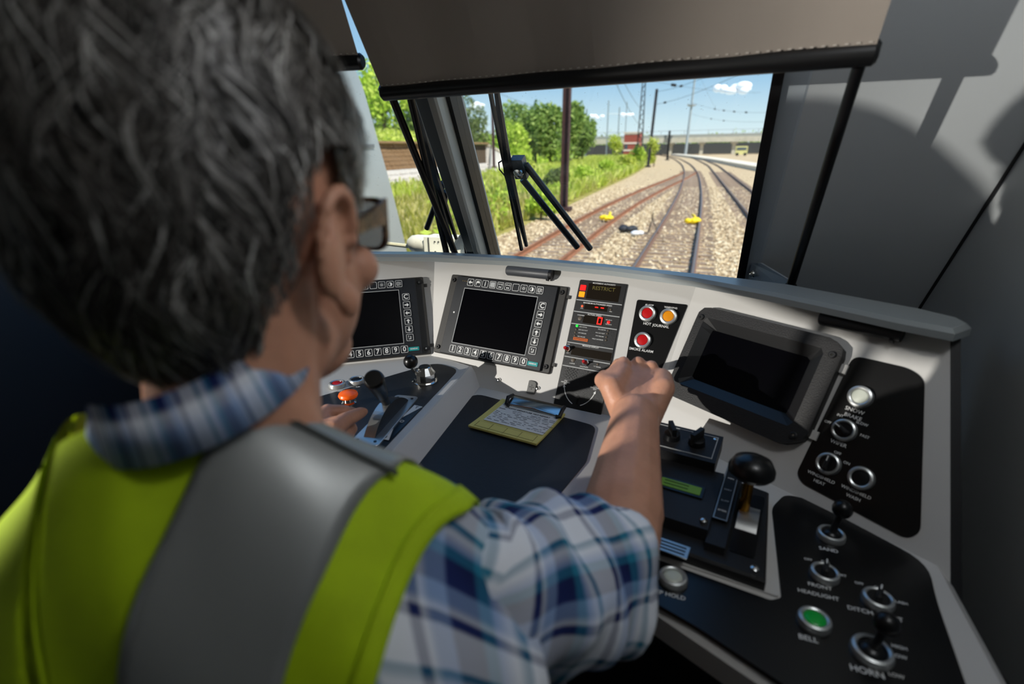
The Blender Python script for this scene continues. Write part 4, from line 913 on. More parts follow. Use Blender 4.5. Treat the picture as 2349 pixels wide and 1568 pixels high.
for x, y in ((1323, 756), (1321, 763), (1320, 770), (1396, 759), (1394, 766), (1392, 774), (1391, 781)): lampdot(x, y, .0022, m_off)
p = S(1333, 779); o = MB().box((*p, .0045), (.032, .0058, .0016)).build('suppression_lamp', emis('glowing brown orange', (176, 84, 30), .5), SP); txt(o, 'SUPPRESSION', p[0], p[1], .0048, m_dark, .0055)
for (x, y, w_, h_) in ((1385, 672, .070, .034), (1368, 706, .050, .013), (1362, 735, .044, .017), (1357, 812, .086, .017)):
    p = S(x, y); MB().box((*p, .0042), (w_, h_, .0006)).build('display_window', m_dim, SP)
p = S(1370, 706)
for dx in (0, .0125): MB().box((p[0]+dx, p[1], .0052), (.0068, .0020, .001)).build('digit_segment', m_led, SP)
p = S(1377, 737); mb = MB(); ringpoly(mb, rect(p[0]-.0052, p[0]+.0052, p[1]-.0078, p[1]+.0078), rect(p[0]-.0031, p[0]+.0031, p[1]-.0056, p[1]+.0056), .0044, .0056); part_label(mb.build('digit_segment', m_led, SP), 'glowing red zero')
for x, y in ((1303, 801), (1345, 832)):
    p = S(x, y); tg = MB().lathe([(.0075, .004), (.0075, .008), (.0055, .009), (.0035, .009)], 6, Matrix.Translation((*p, 0))).build('push_switch', m_chrome, SP); MB().lathe([(.0036, .008), (.0036, .021), (.0026, .0225)], 12, Matrix.Translation((*p, 0))).build('switch_cap', mat('deep red cap', (176, 12, 24), .3), tg, smooth=True)
lampdot(1316, 826, .0044, m_off); lampdot(1372, 836, .0024, m_off)
mb = MB()
for bx, by in ((1313, 857), (1360, 866)):
    p = S(bx, by)
    for i in range(7):
        for j in range(7):
            if (i+j) % 2 == 0: mb.lathe([(.0013, .0035), (.0013, .0044)], 6, Matrix.Translation((p[0]+(i-3)*.0036, p[1]+(j-3)*.0032, 0)))
mb.build('speaker_grille', m_gloss, SP)
p = S(1327, 912); kh = [(p[0]+.004*cos(a), p[1]+.004*sin(a)) for a in np.linspace(-pi/2+.5, 3*pi/2-.5, 14)]+[(p[0]-.0022, p[1]-.014), (p[0]+.0022, p[1]-.014)]
MB().prism(kh, .0035, .0045).build('key_slot', m_gloss, SP)
for (x0, y0, x1, y1, sg) in ((1296, 888, 1314, 926, -1), (1365, 903, 1332, 930, 1)):
    a, b = Vector(S(x0, y0)), Vector(S(x1, y1)); mid = (a+b)/2+Vector((sg*.006, -.006)); pts = []
    for k in range(11): t_ = k/10; w = a*(1-t_)**2+mid*2*t_*(1-t_)+b*t_*t_; pts.append((w.x, w.y, .0046))
    mb = MB(); mb.tube(pts, .0009, 4, flat=.4); d = (a-mid).normalized(); nrm = Vector((-d.y, d.x)); tip = a+d*.006
    mb.prism([(tip.x, tip.y), (a.x+nrm.x*.0028, a.y+nrm.y*.0028), (a.x-nrm.x*.0028, a.y-nrm.y*.0028)], .0042, .005); mb.build('arrow_mark', m_white, SP)

# ------------------------------------------------------------------ round push buttons, selectors
m_ring = mat('satin silver ring', (206, 208, 206), .32, .75)
m_lensred = mat('red lens', (186, 14, 20), .3, emit=(150, 6, 8), es=.15); m_lensam = mat('amber lens', (224, 142, 16), .3, emit=(200, 120, 8), es=.15); m_lenswh = mat('milky lens', (206, 210, 196), .35); m_lensgr = mat('green lens', (0, 150, 52), .3, emit=(0, 120, 40), es=.15); m_lensbk = mat('black lens', (12, 13, 15), .3)
def button(fr_, x, y, lens, label, r=.0168, n0=.0015, name='push_button', texts=(), group='illuminated push buttons'):
    u, v = fr_.px(x, y); b = thing(name, fr_.mat(u, v, n0), label, 'button', group)
    MB().lathe([(r, 0), (r, .004), (r*.93, .0075), (r*.78, .0085), (r*.66, .0075), (r*.64, .003)], 28).build('ring', m_ring, b, smooth=True)
    MB().lathe([(r*.64, .002), (r*.64, .0058), (r*.56, .0072), (r*.3, .0078), (.0001, .008)], 24).build('lens', lens, b, smooth=True)
    for s, tx, ty, h in texts: p = fr_.px(tx, ty); txt(b, s, p[0]-u, p[1]-v, h, m_white, .0004, bold=.008)
    return b
def selector(fr_, x, y, ang, label, r=.0168, texts=(), open_=False):
    u, v = fr_.px(x, y); b = thing('selector_switch', fr_.mat(u, v, .0015), label, 'switch', 'rotary selector switches')
    MB().lathe([(r, 0), (r, .004), (r*.93, .0075), (r*.8, .0085), (r*.70, .0075), (r*.68, .002)], 28).build('ring', m_ring, b, smooth=True)
    MR = Matrix.Rotation(ang, 4, 'Z'); MB().lathe([(r*.68, .002), (r*.66, .006)], 24).build('dial', m_lensbk, b, smooth=True)
    MB().prism(rounded([(-r*.2, -r*.6), (r*.2, -r*.6), (r*.16, r*.68), (-r*.16, r*.68)], .003), .005, .017, M=MR, inset=.002).build('grip', m_dark, b, smooth=True)
    MB().box((0, r*.42, .0172), (r*.09, r*.45, .0008), M=MR).build('pointer_mark', m_white, b)
    for s, tx, ty, h in texts: p = fr_.px(tx, ty); txt(b, s, p[0]-u, p[1]-v, h, m_white, .0004, bold=.008)
    return b
ap = [M.px(*q) for q in ((1462, 687), (1577, 699), (1520, 856), (1436, 815))]
plate('alarm_plate', M, [(1462, 687), (1578, 699), (1512, 862), (1432, 848)], .005, m_gloss, .0018)
button(M, 1486, 720, m_lensred, 'red alarm button in a silver ring at the top of the alarm plate', texts=(('ALARM', 1490, 700, .0052), ('HOT', 1485, 743, .0074)))
button(M, 1534, 727, m_lensam, 'amber warning button in a silver ring beside the red alarm button', texts=(('WARNING', 1539, 706, .0052), ('JOURNAL', 1516, 748, .0074)))
button(M, 1475, 781, m_lensred, 'red smoke alarm button in a silver ring above the fist', texts=(('SMOKE ALARM', 1471, 803, .0072),))
button(Rf, 1975, 911, m_lenswh, 'white snow brake button on the tall black plate', .0168, texts=(('SNOW', 1961, 942, .0082), ('BRAKE', 1957, 956, .0078)))
selector(Rf, 1938, 987, 1.15, 'wiper selector switch under the snow brake button', texts=(('WIPER', 1924, 1017, .0076), ('OFF', 1900, 968, .0055), ('INT', 1928, 953, .0055), ('SLOW', 1978, 972, .0055), ('FAST', 1984, 1001, .0055)))
selector(Rf, 1902, 1064, 0.0, 'windshield heat selector switch low on the tall black plate', texts=(('WINDSHIELD', 1884, 1094, .0064), ('HEAT', 1880, 1106, .0064), ('OFF', 1922, 1039, .0055), ('ON', 1943, 1062, .0055)))
button(Rf, 1977, 1097, m_lensbk, 'black windshield wash button at the foot of the tall black plate', texts=(('WINDSHIELD', 1964, 1128, .0064), ('WASH', 1958, 1141, .0064)))
button(Df, 1543, 1332, m_lenswh, 'white hold button on the desk below the brake controller', .0175, texts=(('EP HOLD', 1538, 1367, .0084),))
button(Df, 1866, 1430, m_lensgr, 'green bell button near the front of the desk', .0175, texts=(('BELL', 1853, 1467, .0094),))
selector(Df, 1890, 1322, -.2, 'front headlight selector switch on the desk above the green bell button', texts=(('FRONT', 1880, 1347, .0080), ('HEADLIGHT', 1876, 1366, .0080), ('OFF', 1853, 1285, .0055), ('DIM', 1893, 1291, .0055), ('BRT', 1931, 1322, .0055)))
selector(Df, 2012, 1382, -.35, 'ditch light selector switch on the desk beside the headlight switch', texts=(('DITCH  LIGHT', 2006, 1410, .0085), ('OFF', 1970, 1340, .0055), ('ON', 2014, 1350, .0055), ('FLASH', 2064, 1384, .0055)))
def stick(fr_, x, y, label, texts, up=.035, r=.0175):
    u, v = fr_.px(x, y); b = thing('stick_switch', fr_.mat(u, v, .0015), label, 'switch', 'stick switches')
    MB().lathe([(r, 0), (r, .004), (r*.93, .007), (r*.8, .008), (r*.70, .007), (r*.68, .002)], 28).build('ring', m_ring, b, smooth=True)
    MB().lathe([(r*.68, .002), (r*.6, .006), (r*.3, .010)], 20).build('boot', m_lensbk, b, smooth=True)
    MB().tube([(0, 0, .006), (.003, .002, up*.6), (.006, .004, up)], [.005, .004, .004], 10).build('stem', m_dark, b, smooth=True)
    MB().ball((.007, .005, up+.008), .0125, 16, 10).build('ball_grip', m_gloss, b, smooth=True)
    for s, tx, ty, h in texts: p = fr_.px(tx, ty); txt(b, s, p[0]-u, p[1]-v, h, m_white, .0004, bold=.008)
    return b
stick(Df, 1905, 1232, 'sand switch with a short black ball stick in the shaded corner of the desk', (('SAND', 1900, 1263, .0085),))
stick(Df, 1998, 1500, 'horn switch with a black ball stick at the front corner of the desk', (('HORN', 1988, 1543, .0105), ('HIGH', 2062, 1487, .006), ('LOW', 2062, 1508, .006), ('LOW', 2055, 1552, .006)), .03, .020)

# ------------------------------------------------------------------ brake controller
m_ctl = mat('black cast housing', (22, 22, 24), .45, bump=.3, bscale=500)
bf = [Df.px(*q) for q in ((1440, 1215), (1480, 1262), (1768, 1372), (1752, 1160))]
plate('controller_surround', Df, [(1420, 1240), (1462, 1262), (1786, 1372), (1765, 1150), (1560, 1090)], .004, m_con, .003)
c0, c1 = Vector(Df.px(1478, 1262)), Vector(Df.px(1752, 1360)); ex = (c1-c0).normalized(); ang = atan2(ex.y, ex.x); Wb = (c1-c0).length
BC = thing('brake_controller', Matrix.Translation((c0.x, c0.y, ZD+.003)) @ Matrix.Rotation(ang, 4, 'Z'), 'black brake controller unit with a small green display, selector knobs and a lever slot', 'controller')
RX = Matrix(((0, 0, 1, 0), (1, 0, 0, 0), (0, 1, 0, 0), (0, 0, 0, 1)))   # profile (y,z) extruded along x
MB().prism([(-.05, .0), (Wb, 0), (Wb-.012, .185), (-.05, .215)], 0, .016, inset=.003).build('base', m_ctl, BC)
MB().prism([(.03, .0), (.036, .032), (.085, .038), (.16, .042), (.16, 0)], -.05, .070, M=RX).build('body', m_ctl, BC)
MB().prism([(.012, .0), (.02, .026), (.19, .034), (.20, 0)], .070, .094, M=RX).build('lever_guide', m_ctl, BC)
DM = Matrix.Translation((0, .098, .0395)) @ Matrix.Rotation(.053, 4, 'X')
MB().box((.020, .002, .0008), (.064, .026, .002), M=DM).build('display_window', m_gloss, BC)
MB().box((.020, .002, .0022), (.056, .017, .0008), M=DM).build('green_display', mat('green backlit display', (70, 104, 20), .4, emit=(84, 122, 24), es=.22), BC)
for k in range(2): MB().box((.014, .006-.007*k, .0029), (.034, .0016, .0004), M=DM).build('display_text', mat('dim display text', (48, 74, 14), .5), BC)
KM = Matrix.Translation((0, .158, .046)) @ Matrix.Rotation(.12, 4, 'X')
MB().box((.003, .033, .0), (.106, .070, .026), M=KM).build('knob_box', m_ctl, BC)
mb = MB(); ringpoly(mb, rect(-.044, .050, .006, .062), rect(-.0428, .0488, .0072, .0608), .0130, .0137, M=KM); mb.build('outline_mark', m_grey, BC)
for k, xx in enumerate((-.016, .022)):
    kn = MB().lathe([(.013, .013), (.012, .022), (.010, .023)], 18, KM @ Matrix.Translation((xx, .034, 0))).build('knob', m_lensbk, BC, smooth=True)
    MB().box((0, 0, 0), (.007, .026, .016), M=KM @ Matrix.Translation((xx, .034, .029)) @ Matrix.Rotation(.5-k*.9, 4, 'Z')).build('knob_grip', m_dark, kn)
np_ = MB().box((.030, .000, .0166), (.050, .022, .0016)).build('rating_plate', m_alu, BC)
for k in range(3): MB().box((.030, -.006+k*.006, .0177), (.042, .0018, .0006)).build('printed_line', m_dark, np_)
for x, y, z in ((Wb-.014, .012, .016), (.062, .048, .034), (.046, .215, .062)): MB().lathe([(.005, 0), (.005, .003), (.0025, .0045)], 12, Matrix.Translation((x, y, z))).build('screw', m_chrome, BC, smooth=True)
SM = Matrix.Translation((.080, .130, .0345)) @ Matrix.Rotation(.047, 4, 'X')
st = MB().box((0, 0, 0), (.016, .13, .004), M=SM).build('scale_strip', m_dark, BC)
mb = MB(); ringpoly(mb, rect(-.009, .009, -.067, .067), rect(-.0076, .0076, -.0656, .0656), .002, .0030, M=SM); mb.build('strip_edge', m_alu, st)
for s, yy in (('RELEASE', .18), ('MIN', .158), ('SERV', .13), ('SUPP', .104), ('EMER', .082)):
    o = txt(st, s, .080, yy, .0048, m_white, .0368+.047*(yy-.130)); o.rotation_euler = (.047, 0, 0)
MB().prism(rect(.098, .128, .030, .165, .004, 2), .0150, .0172).build('lever_slot', m_gloss, BC)
MB().lathe([(.045, -.013), (.045, .013)], 28, Matrix.Translation((.112, .105, -.018)) @ Matrix.Rotation(pi/2, 4, 'Y')).build('slot_quadrant', m_alu, BC, smooth=True)
# brake handle
BH = thing('brake_lever', BC.matrix_world @ Matrix.Translation((.104, .112, .022)), 'black domed brake lever on a brass stem in the controller slot', 'lever')
MB().tube([(0, 0, 0), (.001, -.004, .032), (.002, -.008, .070)], [.008, .007, .0065], 14).build('stem', mat('brass', (196, 142, 50), .25, .95), BH, smooth=True)
MB().lathe([(.004, 0), (.024, .002), (.029, .008), (.029, .016), (.023, .027), (.010, .033), (.0005, .034)], 28, Matrix.Translation((.002, -.008, .060)) @ Matrix.Rotation(-.12, 4, 'X')).build('dome_grip', m_gloss, BH, smooth=True)

# ------------------------------------------------------------------ master controller, reverser, pantograph buttons
def wtext(par, s, x, y, h, rot=0.): u, v = Wf.px(x, y); inv = par.matrix_world.inverted(); p = inv @ Vector((u, v, WZ+.0021)); return txt(par, s, p.x, p.y, h, m_white, p.z, rot=rot, bold=.012)
e0, e1 = Vector(Wf.px(882, 1008)), Vector(Wf.px(965, 938)); ax = (e1-e0).normalized(); an = atan2(ax.y, ax.x)
g0, g1 = Vector(Wf.px(845, 1012)), Vector(Wf.px(928, 920)); ctr = (g0+g1)/2; an = atan2((g1-g0).y, (g1-g0).x); Lm = (g1-g0).length
MC = thing('master_controller', Matrix.Translation((ctr.x, ctr.y, WZ+.0015)) @ Matrix.Rotation(an, 4, 'Z'), 'master controller lever with a flared black grip on its curved metal quadrant', 'lever')
MB().prism(rounded([(-Lm*.62, -.026), (Lm*.60, -.024), (Lm*.60, .024), (-Lm*.62, .026)], .008), 0, .004, inset=.001).build('slot_plate', m_alu, MC)
for x, y in ((-Lm*.54, .016), (-Lm*.54, -.016), (Lm*.52, .015), (Lm*.52, -.015)): MB().lathe([(.0028, .003), (.0028, .0048)], 10, Matrix.Translation((x, y, 0))).build('screw_hole', m_gloss, MC)
RQ = Lm*.66; H0 = -RQ*.66
arc = [(RQ*cos(a), H0+RQ*sin(a)) for a in np.linspace(radians(42), radians(138), 22)]
MYX = Matrix(((1, 0, 0, 0), (0, 0, -1, 0), (0, 1, 0, 0), (0, 0, 0, 1)))
MB().prism(arc, -.010, .0105, M=MYX).build('quadrant_cover', m_dark, MC)
na = len(arc); mb = MB(); mb.v = [MYX @ Vector((x, z+.0008, s)) for x, z in arc[11:] for s in (.0106, -.0095)]; mb.f = [(2*i, 2*i+1, 2*i+3, 2*i+2) for i in range(na-12)]; mb.build('quadrant_strip', m_alu, MC)
tip = hz(857, 868, WZ+.128); inv = MC.matrix_world.inverted(); tl = inv @ tip; bl = Vector((Lm*.02, 0, H0+RQ-.004)); dv = (tl-bl).normalized(); Ls = (tl-bl).length
QM = Matrix.Translation(bl) @ dv.to_track_quat('Z', 'Y').to_matrix().to_4x4()
MB().lathe([(.0075, -.01), (.0075, Ls*.45)], 16, QM).build('stem', m_dark, MC, smooth=True)
MB().lathe([(.0085, Ls*.36), (.0105, Ls*.40), (.0150, Ls*.92), (.0160, Ls*.97), (.0150, Ls*1.0), (.0130, Ls*1.012), (.0005, Ls*1.015)], 26, QM).build('grip', m_gloss, MC, smooth=True)
MB().tube([QM @ Vector((.008, 0, .0)), QM @ Vector((.012, 0, -.028))], .0012, 6).build('pointer', m_white, MC)
# scale wedge strip beside the lever
def wq(pts, m, nm, z=.0022):
    P = [Wf.px(*q) for q in pts]; return MB().prism(P, 0, z, M=Wf.mat()).build(nm, m, None)
sc_ = thing('lever_scale', Matrix.Translation((e0.x, e0.y, WZ)), 'black and white wedge scale marked T, O and B beside the master lever', 'scale')
for pts, m, nm in (([(870, 1010), (893, 1013), (969, 937), (948, 930)], m_gloss, 'scale_base'), ([(872, 1008), (892, 1012), (907, 974)], m_white, 'white_wedge'), ([(951, 931), (969, 935), (922, 960)], m_white, 'white_wedge')):
    o = wq(pts, m, nm, .0022 if m is m_gloss else .0026); o.parent = sc_; o.matrix_parent_inverse = sc_.matrix_world.inverted()
for s, x, y, m in (('B', 884, 1005, m_dark), ('T', 956, 937, m_dark), ('O', 922, 969, m_white)):
    u, v = Wf.px(x, y); txt(sc_, s, u-e0.x, v-e0.y, .011, m, .0029, bold=.01)
RVc = Vector(Wf.px(977, 876)); RV = thing('reverser', Matrix.Translation((RVc.x, RVc.y, WZ+.0015)), 'chrome reverser hub with a bent arm ending in a black ball', 'lever')
MB().lathe([(.026, 0), (.026, .003), (.022, .004)], 30).build('collar', m_chrome, RV, smooth=True)
MB().lathe([(.0215, .003), (.0215, .020), (.013, .034), (.012, .035), (.0005, .035)], 12).build('hub', m_chrome, RV)
bp = RV.matrix_world.inverted() @ hz(942, 829, WZ+.052)
MB().tube([(-.012, 0, .018), (bp.x*.5-.005, bp.y*.5, .022), (bp.x*.85, bp.y*.9, bp.z-.018), (bp.x, bp.y, bp.z)], .0042, 10).build('arm', m_chrome, RV, smooth=True)
MB().ball(bp, .0150, 22, 14).build('ball_grip', m_gloss, RV, smooth=True)
for s, x, y in (('OUT', 960, 862), ('FWD', 952, 877), ('N', 968, 882), ('REV', 988, 884)): wtext(RV, s, x, y, .0058)
b = button(Wf, 774, 886, m_lensred, 'red pantograph-down button on the lever plate', .0175); wtext(b, 'DOWN', 775, 899, .0068, .15)
b = button(Wf, 819, 877, m_lensbk, 'black pantograph-up button on the lever plate', .0175); wtext(b, 'UP', 821, 889, .0068, .15); wtext(b, 'PANTOGRAPH', 798, 898, .0062, .17)
u, v = Wf.px(802, 930); mu_ = thing('emergency_button', Wf.mat(u, v, .0015), 'large orange mushroom push button above the hand on the lever plate', 'button')
MB().lathe([(.014, 0), (.014, .006), (.0105, .008), (.0095, .018)], 24).build('stem', m_chrome, mu_, smooth=True)
MB().lathe([(.010, .016), (.0170, .018), (.0185, .0215), (.0170, .0255), (.010, .029), (.0005, .030)], 30).build('mushroom_cap', mat('orange plastic', (255, 104, 10), .35, emit=(255, 80, 0), es=.12), mu_, smooth=True)

# ------------------------------------------------------------------ clipboard, pad, small fittings
cq = [Df.px(*q) for q in ((1147, 918), (1288, 952), (1240, 1029), (1080, 985))]; cq = [Vector(p) for p in cq]; cen = sum(cq, Vector((0, 0)))/4; exc = ((cq[1]-cq[0])+(cq[2]-cq[3])).normalized(); ca = atan2(exc.y, exc.x); wc = ((cq[1]-cq[0]).length+(cq[2]-cq[3]).length)/2; hc = ((cq[3]-cq[0]).length+(cq[2]-cq[1]).length)/2
PM = Matrix.Translation((cen.x, cen.y, ZD+.0015)) @ Matrix.Rotation(ca, 4, 'Z')
pad_ = thing('form_pad', PM, 'yellow ruled form pad lying on the black desk pad', 'notepad')
m_ypaper = mat('yellow paper', (214, 204, 118), .8); m_wpaper = mat('white paper', (224, 226, 224), .8); m_ink = mat('grey ink', (104, 106, 116), .8); m_rule = mat('brown rule', (126, 116, 60), .8)
def sheet(par, nm, x0, x1, y0, y1, z, th, m, curl=.0):
    mb = MB(); n = 12
    for j in range(n+1):
        y = y0+(y1-y0)*j/n; zz = z+curl*((n-j)/n)**3
        mb.v += [(x0, y, zz), (x1, y, zz), (x0, y, zz+th), (x1, y, zz+th)]
    for j in range(n):
        a = 4*j; b = a+4; mb.f += [(a+2, a+3, b+3, b+2), (a, b, b+1, a+1), (a, a+2, b+2, b), (a+1, b+1, b+3, a+3)]
    mb.f += [(0, 1, 3, 2), (4*n, 4*n+2, 4*n+3, 4*n+1)]; return mb.build(nm, m, par)
sheet(pad_, 'backing_sheets', -wc/2, wc/2, -hc/2, hc/2, 0, .004, m_ypaper, .003)
for k in range(3): MB().box((0, -hc/2+.006+k*.007, .0072-.0013*k), (wc*.86, .0006, .0003)).build('ruled_line', m_rule, pad_)
for k in range(5): MB().box((-wc*.43+k*wc*.215, -hc/2+.013, .0066), (.0005, .024, .0006)).build('ruled_line', m_rule, pad_)
MB().box((0, -hc/2+.0245, .0050), (wc*.86, .007, .0010)).build('shaded_row', m_rule, pad_)
fm = thing('test_form', PM @ Matrix.Translation((.004, .014, .0045)), 'white printed test form covered in small grey writing, clipped on top of the yellow pad', 'paper')
sheet(fm, 'sheet', -wc*.43, wc*.45, -hc*.36, hc*.40, 0, .0006, m_wpaper, .0018)
rs = random.Random(3)
txt(fm, 'ATC/PTC DEPARTURE TEST REPORT', 0, hc*.14, .0062, m_dark, .0012, bold=.01)
for k in range(15):
    y = hc*.36-k*hc*.047; zz = .0012+.0018*max(0, (hc*.40-y)/(hc*.76))**3
    if abs(y-hc*.14) < .006: continue
    mb = MB(); x = -wc*.41
    while x < wc*.42:
        l = rs.uniform(.003, .014)
        if rs.random() < .74: mb.box((x+l/2, y+rs.uniform(-.0006, .0006), zz), (l, rs.uniform(.0007, .0016), .0002))
        x += l+rs.uniform(.001, .006)
    mb.build('written_line', m_ink, fm)['kind'] = 'stuff'
cl = thing('clipboard_clip', PM @ Matrix.Translation((.012, hc/2-.012, .006)), 'chrome spring clip with black corner feet at the head of the form pad', 'clip')
MB().prism([(-.014, -.001), (-.004, .003), (.008, .007), (.013, .012), (.012, .014), (.006, .0095), (-.006, .0055), (-.014, .001)], -wc*.40, wc*.40, M=RX).build('spring_plate', m_chrome, cl, smooth=True)
for s in (-1, 1):
    MB().tube([(s*wc*.40, .012, .012), (s*wc*.42, -.004, .014), (s*wc*.41, -.014, .004), (s*wc*.36, -.016, .003)], .0042, 10).build('rubber_foot', m_dark, cl, smooth=True)
MB().tube([(-wc*.38, -.012, .003), (0, -.010, .006), (wc*.38, -.012, .003)], .0016, 8).build('wire_bail', m_chrome, cl, smooth=True)
# reading lamps under the sill
def readlamp(fr_, a, b, r, label, m):
    A, B = fr_.px(*a), fr_.px(*b); mid = ((A[0]+B[0])/2, (A[1]+B[1])/2); d = Vector((B[0]-A[0], B[1]-A[1])); L_ = d.length
    o = thing('console_lamp', fr_.mat(*mid, r*.9, atan2(d.y, d.x)), label, 'lamp', 'tube lamps under the sill')
    MB().tube([(-L_/2, 0, 0), (-L_/2+.003, 0, 0), (L_/2-.004, 0, 0)], [r*.85, r, r], 18).build('tube', m, o, smooth=True)
    MB().tube([(L_/2-.004, 0, 0), (L_/2+.003, 0, 0), (L_/2+.004, 0, 0)], [r*1.0, r*.95, r*.7], 18).build('end_cap', m_dark, o, smooth=True)
    MB().box((L_/2-.006, -r, 0), (.006, .006, .006)).build('switch_nub', m_dark, o); return o
readlamp(M, (1168, 623), (1268, 633), .0115, 'dark grey tube lamp under the sill over the centre display', mat('dark grey tube', (70, 72, 76), .45))
readlamp(Rf, (1888, 732), (2068, 770), .0125, 'black tube lamp under the sill over the camera monitor', m_dark)
# little socket and screws on the centre panel
u, v = M.px(1221, 888); so = thing('panel_socket', M.mat(u, v), 'small grey five-hole socket on the centre panel beside the clipboard clip', 'socket')
MB().prism(rounded([(-.0095, -.014), (.0095, -.014), (.0095, .010), (.004, .014), (-.0095, .014)], .003), 0, .004, inset=.001).build('body', mat('socket grey', (86, 86, 84), .4), so)
mb = MB()
for x, y in ((0, 0), (.004, 0), (-.004, 0), (0, .004), (0, -.004)): mb.lathe([(.0011, .0036), (.0011, .0044)], 8, Matrix.Translation((x, y, 0)))
mb.build('pin_holes', m_gloss, so)
for x, y, lb in ((1145, 871, 'small chrome screw on the centre panel under the centre display'), (1234, 890, 'small chrome screw beside the five-hole socket')):
    u, v = M.px(x, y); s = thing('panel_screw', M.mat(u, v), lb, 'screw', 'panel screws'); MB().lathe([(.0046, 0), (.0046, .002), (.003, .0045), (.0005, .005)], 12).build('head', m_chrome, s, smooth=True); MB().box((0, 0, .0048), (.006, .0009, .0008)).build('slot', m_dark, s)
u, v = M.px(1330, 946)
# seat added out of view to cast the rounded shadow on the wall
seat = thing('shadow_seat', Vector((-.95, -.08, -1.33)), 'dark unseen seat added beside the driver to cast the rounded wall shadow', 'seat')
m_seat = mat('dark seat fabric', (44, 48, 58), .9, bump=.3, bscale=300)
MB().lathe([(.05, 0), (.05, .42)], 16).build('pedestal', m_dark, seat); MB().prism(rect(-.20, .20, -.05, .42, .05), .42, .53, inset=.03).build('cushion', m_seat, seat, smooth=True)
bp_ = rounded([(-.17, .50), (.02, .50), (.0, .98), (-.03, 1.03), (-.13, 1.03), (-.19, .95)], .03, 5); MB().prism(bp_, -.18, .18, M=RX).build('backrest', m_seat, seat, smooth=True)
hp_ = rounded([(-.156, 1.25), (.14, 1.25), (.15, 1.427), (.058, 1.430), (.024, 1.422), (.0, 1.403), (-.022, 1.369), (-.041, 1.332), (-.156, 1.293)], [.01, .01, .02, .02, .02, .02, .01, .01, .01], 4); MB().prism(hp_, -.045, .045, M=RX).build('headrest', m_seat, seat, smooth=True)  # headrest outline shaped to give the rounded wall shadow
for x in (-.03, .03): MB().tube([(x, -.08, 1.02), (x, -.06, 1.27)], .007, 8).build('headrest_post', m_chrome, seat, smooth=True)

# ================================================================== THE DRIVER
def azv(a): a = radians(a); return Vector((sin(a), cos(a), 0)), Vector((cos(a), -sin(a), 0))
hf, hr = azv(-8); hu = Vector((0, 0, 1))
tilt = radians(-4); hf2 = hf*cos(tilt)+hu*sin(tilt); hu2 = hu*cos(tilt)-hf*sin(tilt)
EAR = at(782, 590, .345); HC = EAR-hr*.080+hu2*.004
HM = Matrix(((hr.x, hf2.x, hu2.x, HC.x), (hr.y, hf2.y, hu2.y, HC.y), (hr.z, hf2.z, hu2.z, HC.z), (0, 0, 0, 1)))
hl = lambda x, y, z: HM @ Vector((x, y, z)); H3_ = HM.to_3x3().to_4x4()
tf, tr_ = azv(-22)
NB = hl(-.040, -.050, -.076)
trr = (tr_+Vector((0, 0, .20))).normalized(); tup = trr.cross(tf).normalized()       # leaning over towards the lever side
TM = Matrix(((trr.x, tf.x, tup.x, NB.x), (trr.y, tf.y, tup.y, NB.y), (trr.z, tf.z, tup.z, NB.z), (0, 0, 0, 1)))
tl_ = lambda x, y, z: TM @ Vector((x, y, z))
SH = at(1000, 1395, .405); EL = at(1408, 1300, .56); WR = at(1458, 948, .765)
def capsule(mb, a, b, ra, rb, seg=14):
    a, b = Vector(a), Vector(b); d = b-a; L = d.length; Mq = Matrix.Translation(a) @ d.to_track_quat('Z', 'Y').to_matrix().to_4x4(); pr = []
    for k in range(6): t = -pi/2+pi/2*k/5; pr.append((max(1e-4, ra*cos(t)), ra*sin(t)))
    for k in range(6): t = pi/2*k/5; pr.append((max(1e-4, rb*cos(t)), L+rb*sin(t)))
    mb.lathe(pr, seg, Mq)
def chain(mb, pts, rs):
    for (a, b), (ra, rb) in zip(zip(pts, pts[1:]), zip(rs, rs[1:])): capsule(mb, a, b, ra, rb)
sk = MB()
# head and neck
sk.ball(hl(0, -.008, .050), (.078, .099, .100), 32, 24, H3_); sk.ball(hl(0, .040, -.030), (.064, .060, .084), 28, 20, H3_)
sk.ball(hl(0, .052, -.088), (.046, .046, .030), 20, 14, H3_); sk.ball(hl(0, .005, -.065), (.061, .062, .052), 20, 14, H3_)
for s in (-1, 1):
    sk.ball(hl(s*.048, .070, -.022), (.022, .022, .02), 14, 10, H3_)
    ER = H3_ @ Matrix.Rotation(s*.42, 4, 'Z') @ Matrix.Rotation(-.18, 4, 'X')
    for k in range(15):                                             # helix of the ear
        a = radians(-60+k*17); c = hl(s*(.085+.005*sin(a)), -.012-.020*cos(a), .006+.033*sin(a)); sk.ball(c, .0055, 8, 6)
    sk.ball(hl(s*.079, -.006, .0), (.0060, .021, .036), 16, 12, ER); sk.ball(hl(s*.082, .001, -.034), (.0075, .0095, .013), 12, 8, H3_)
    sk.ball(hl(s*.078, .012, -.004), (.005, .005, .008), 10, 8, H3_)
    sk.ball(hl(s*.031, .094, .004), (.012, .008, .009), 12, 8, H3_)
chain(sk, [hl(0, .098, .008), hl(0, .108, -.024)], [.008, .013]); sk.ball(hl(0, .102, -.062), (.024, .010, .007), 14, 8, H3_); sk.ball(hl(0, .1, -.072), (.02, .010, .007), 14, 8, H3_)
chain(sk, [hl(.004, -.020, -.03), hl(.006, -.026, -.08), hl(.004, -.030, -.14)], [.058, .055, .057]); chain(sk, [hl(.004, -.03, -.14), tl_(.0, .02, -.16)], [.055, .07])
for s in (1,): chain(sk, [hl(s*.03, -.035, -.09), tl_(s*.07, .0, -.15)], [.03, .03])
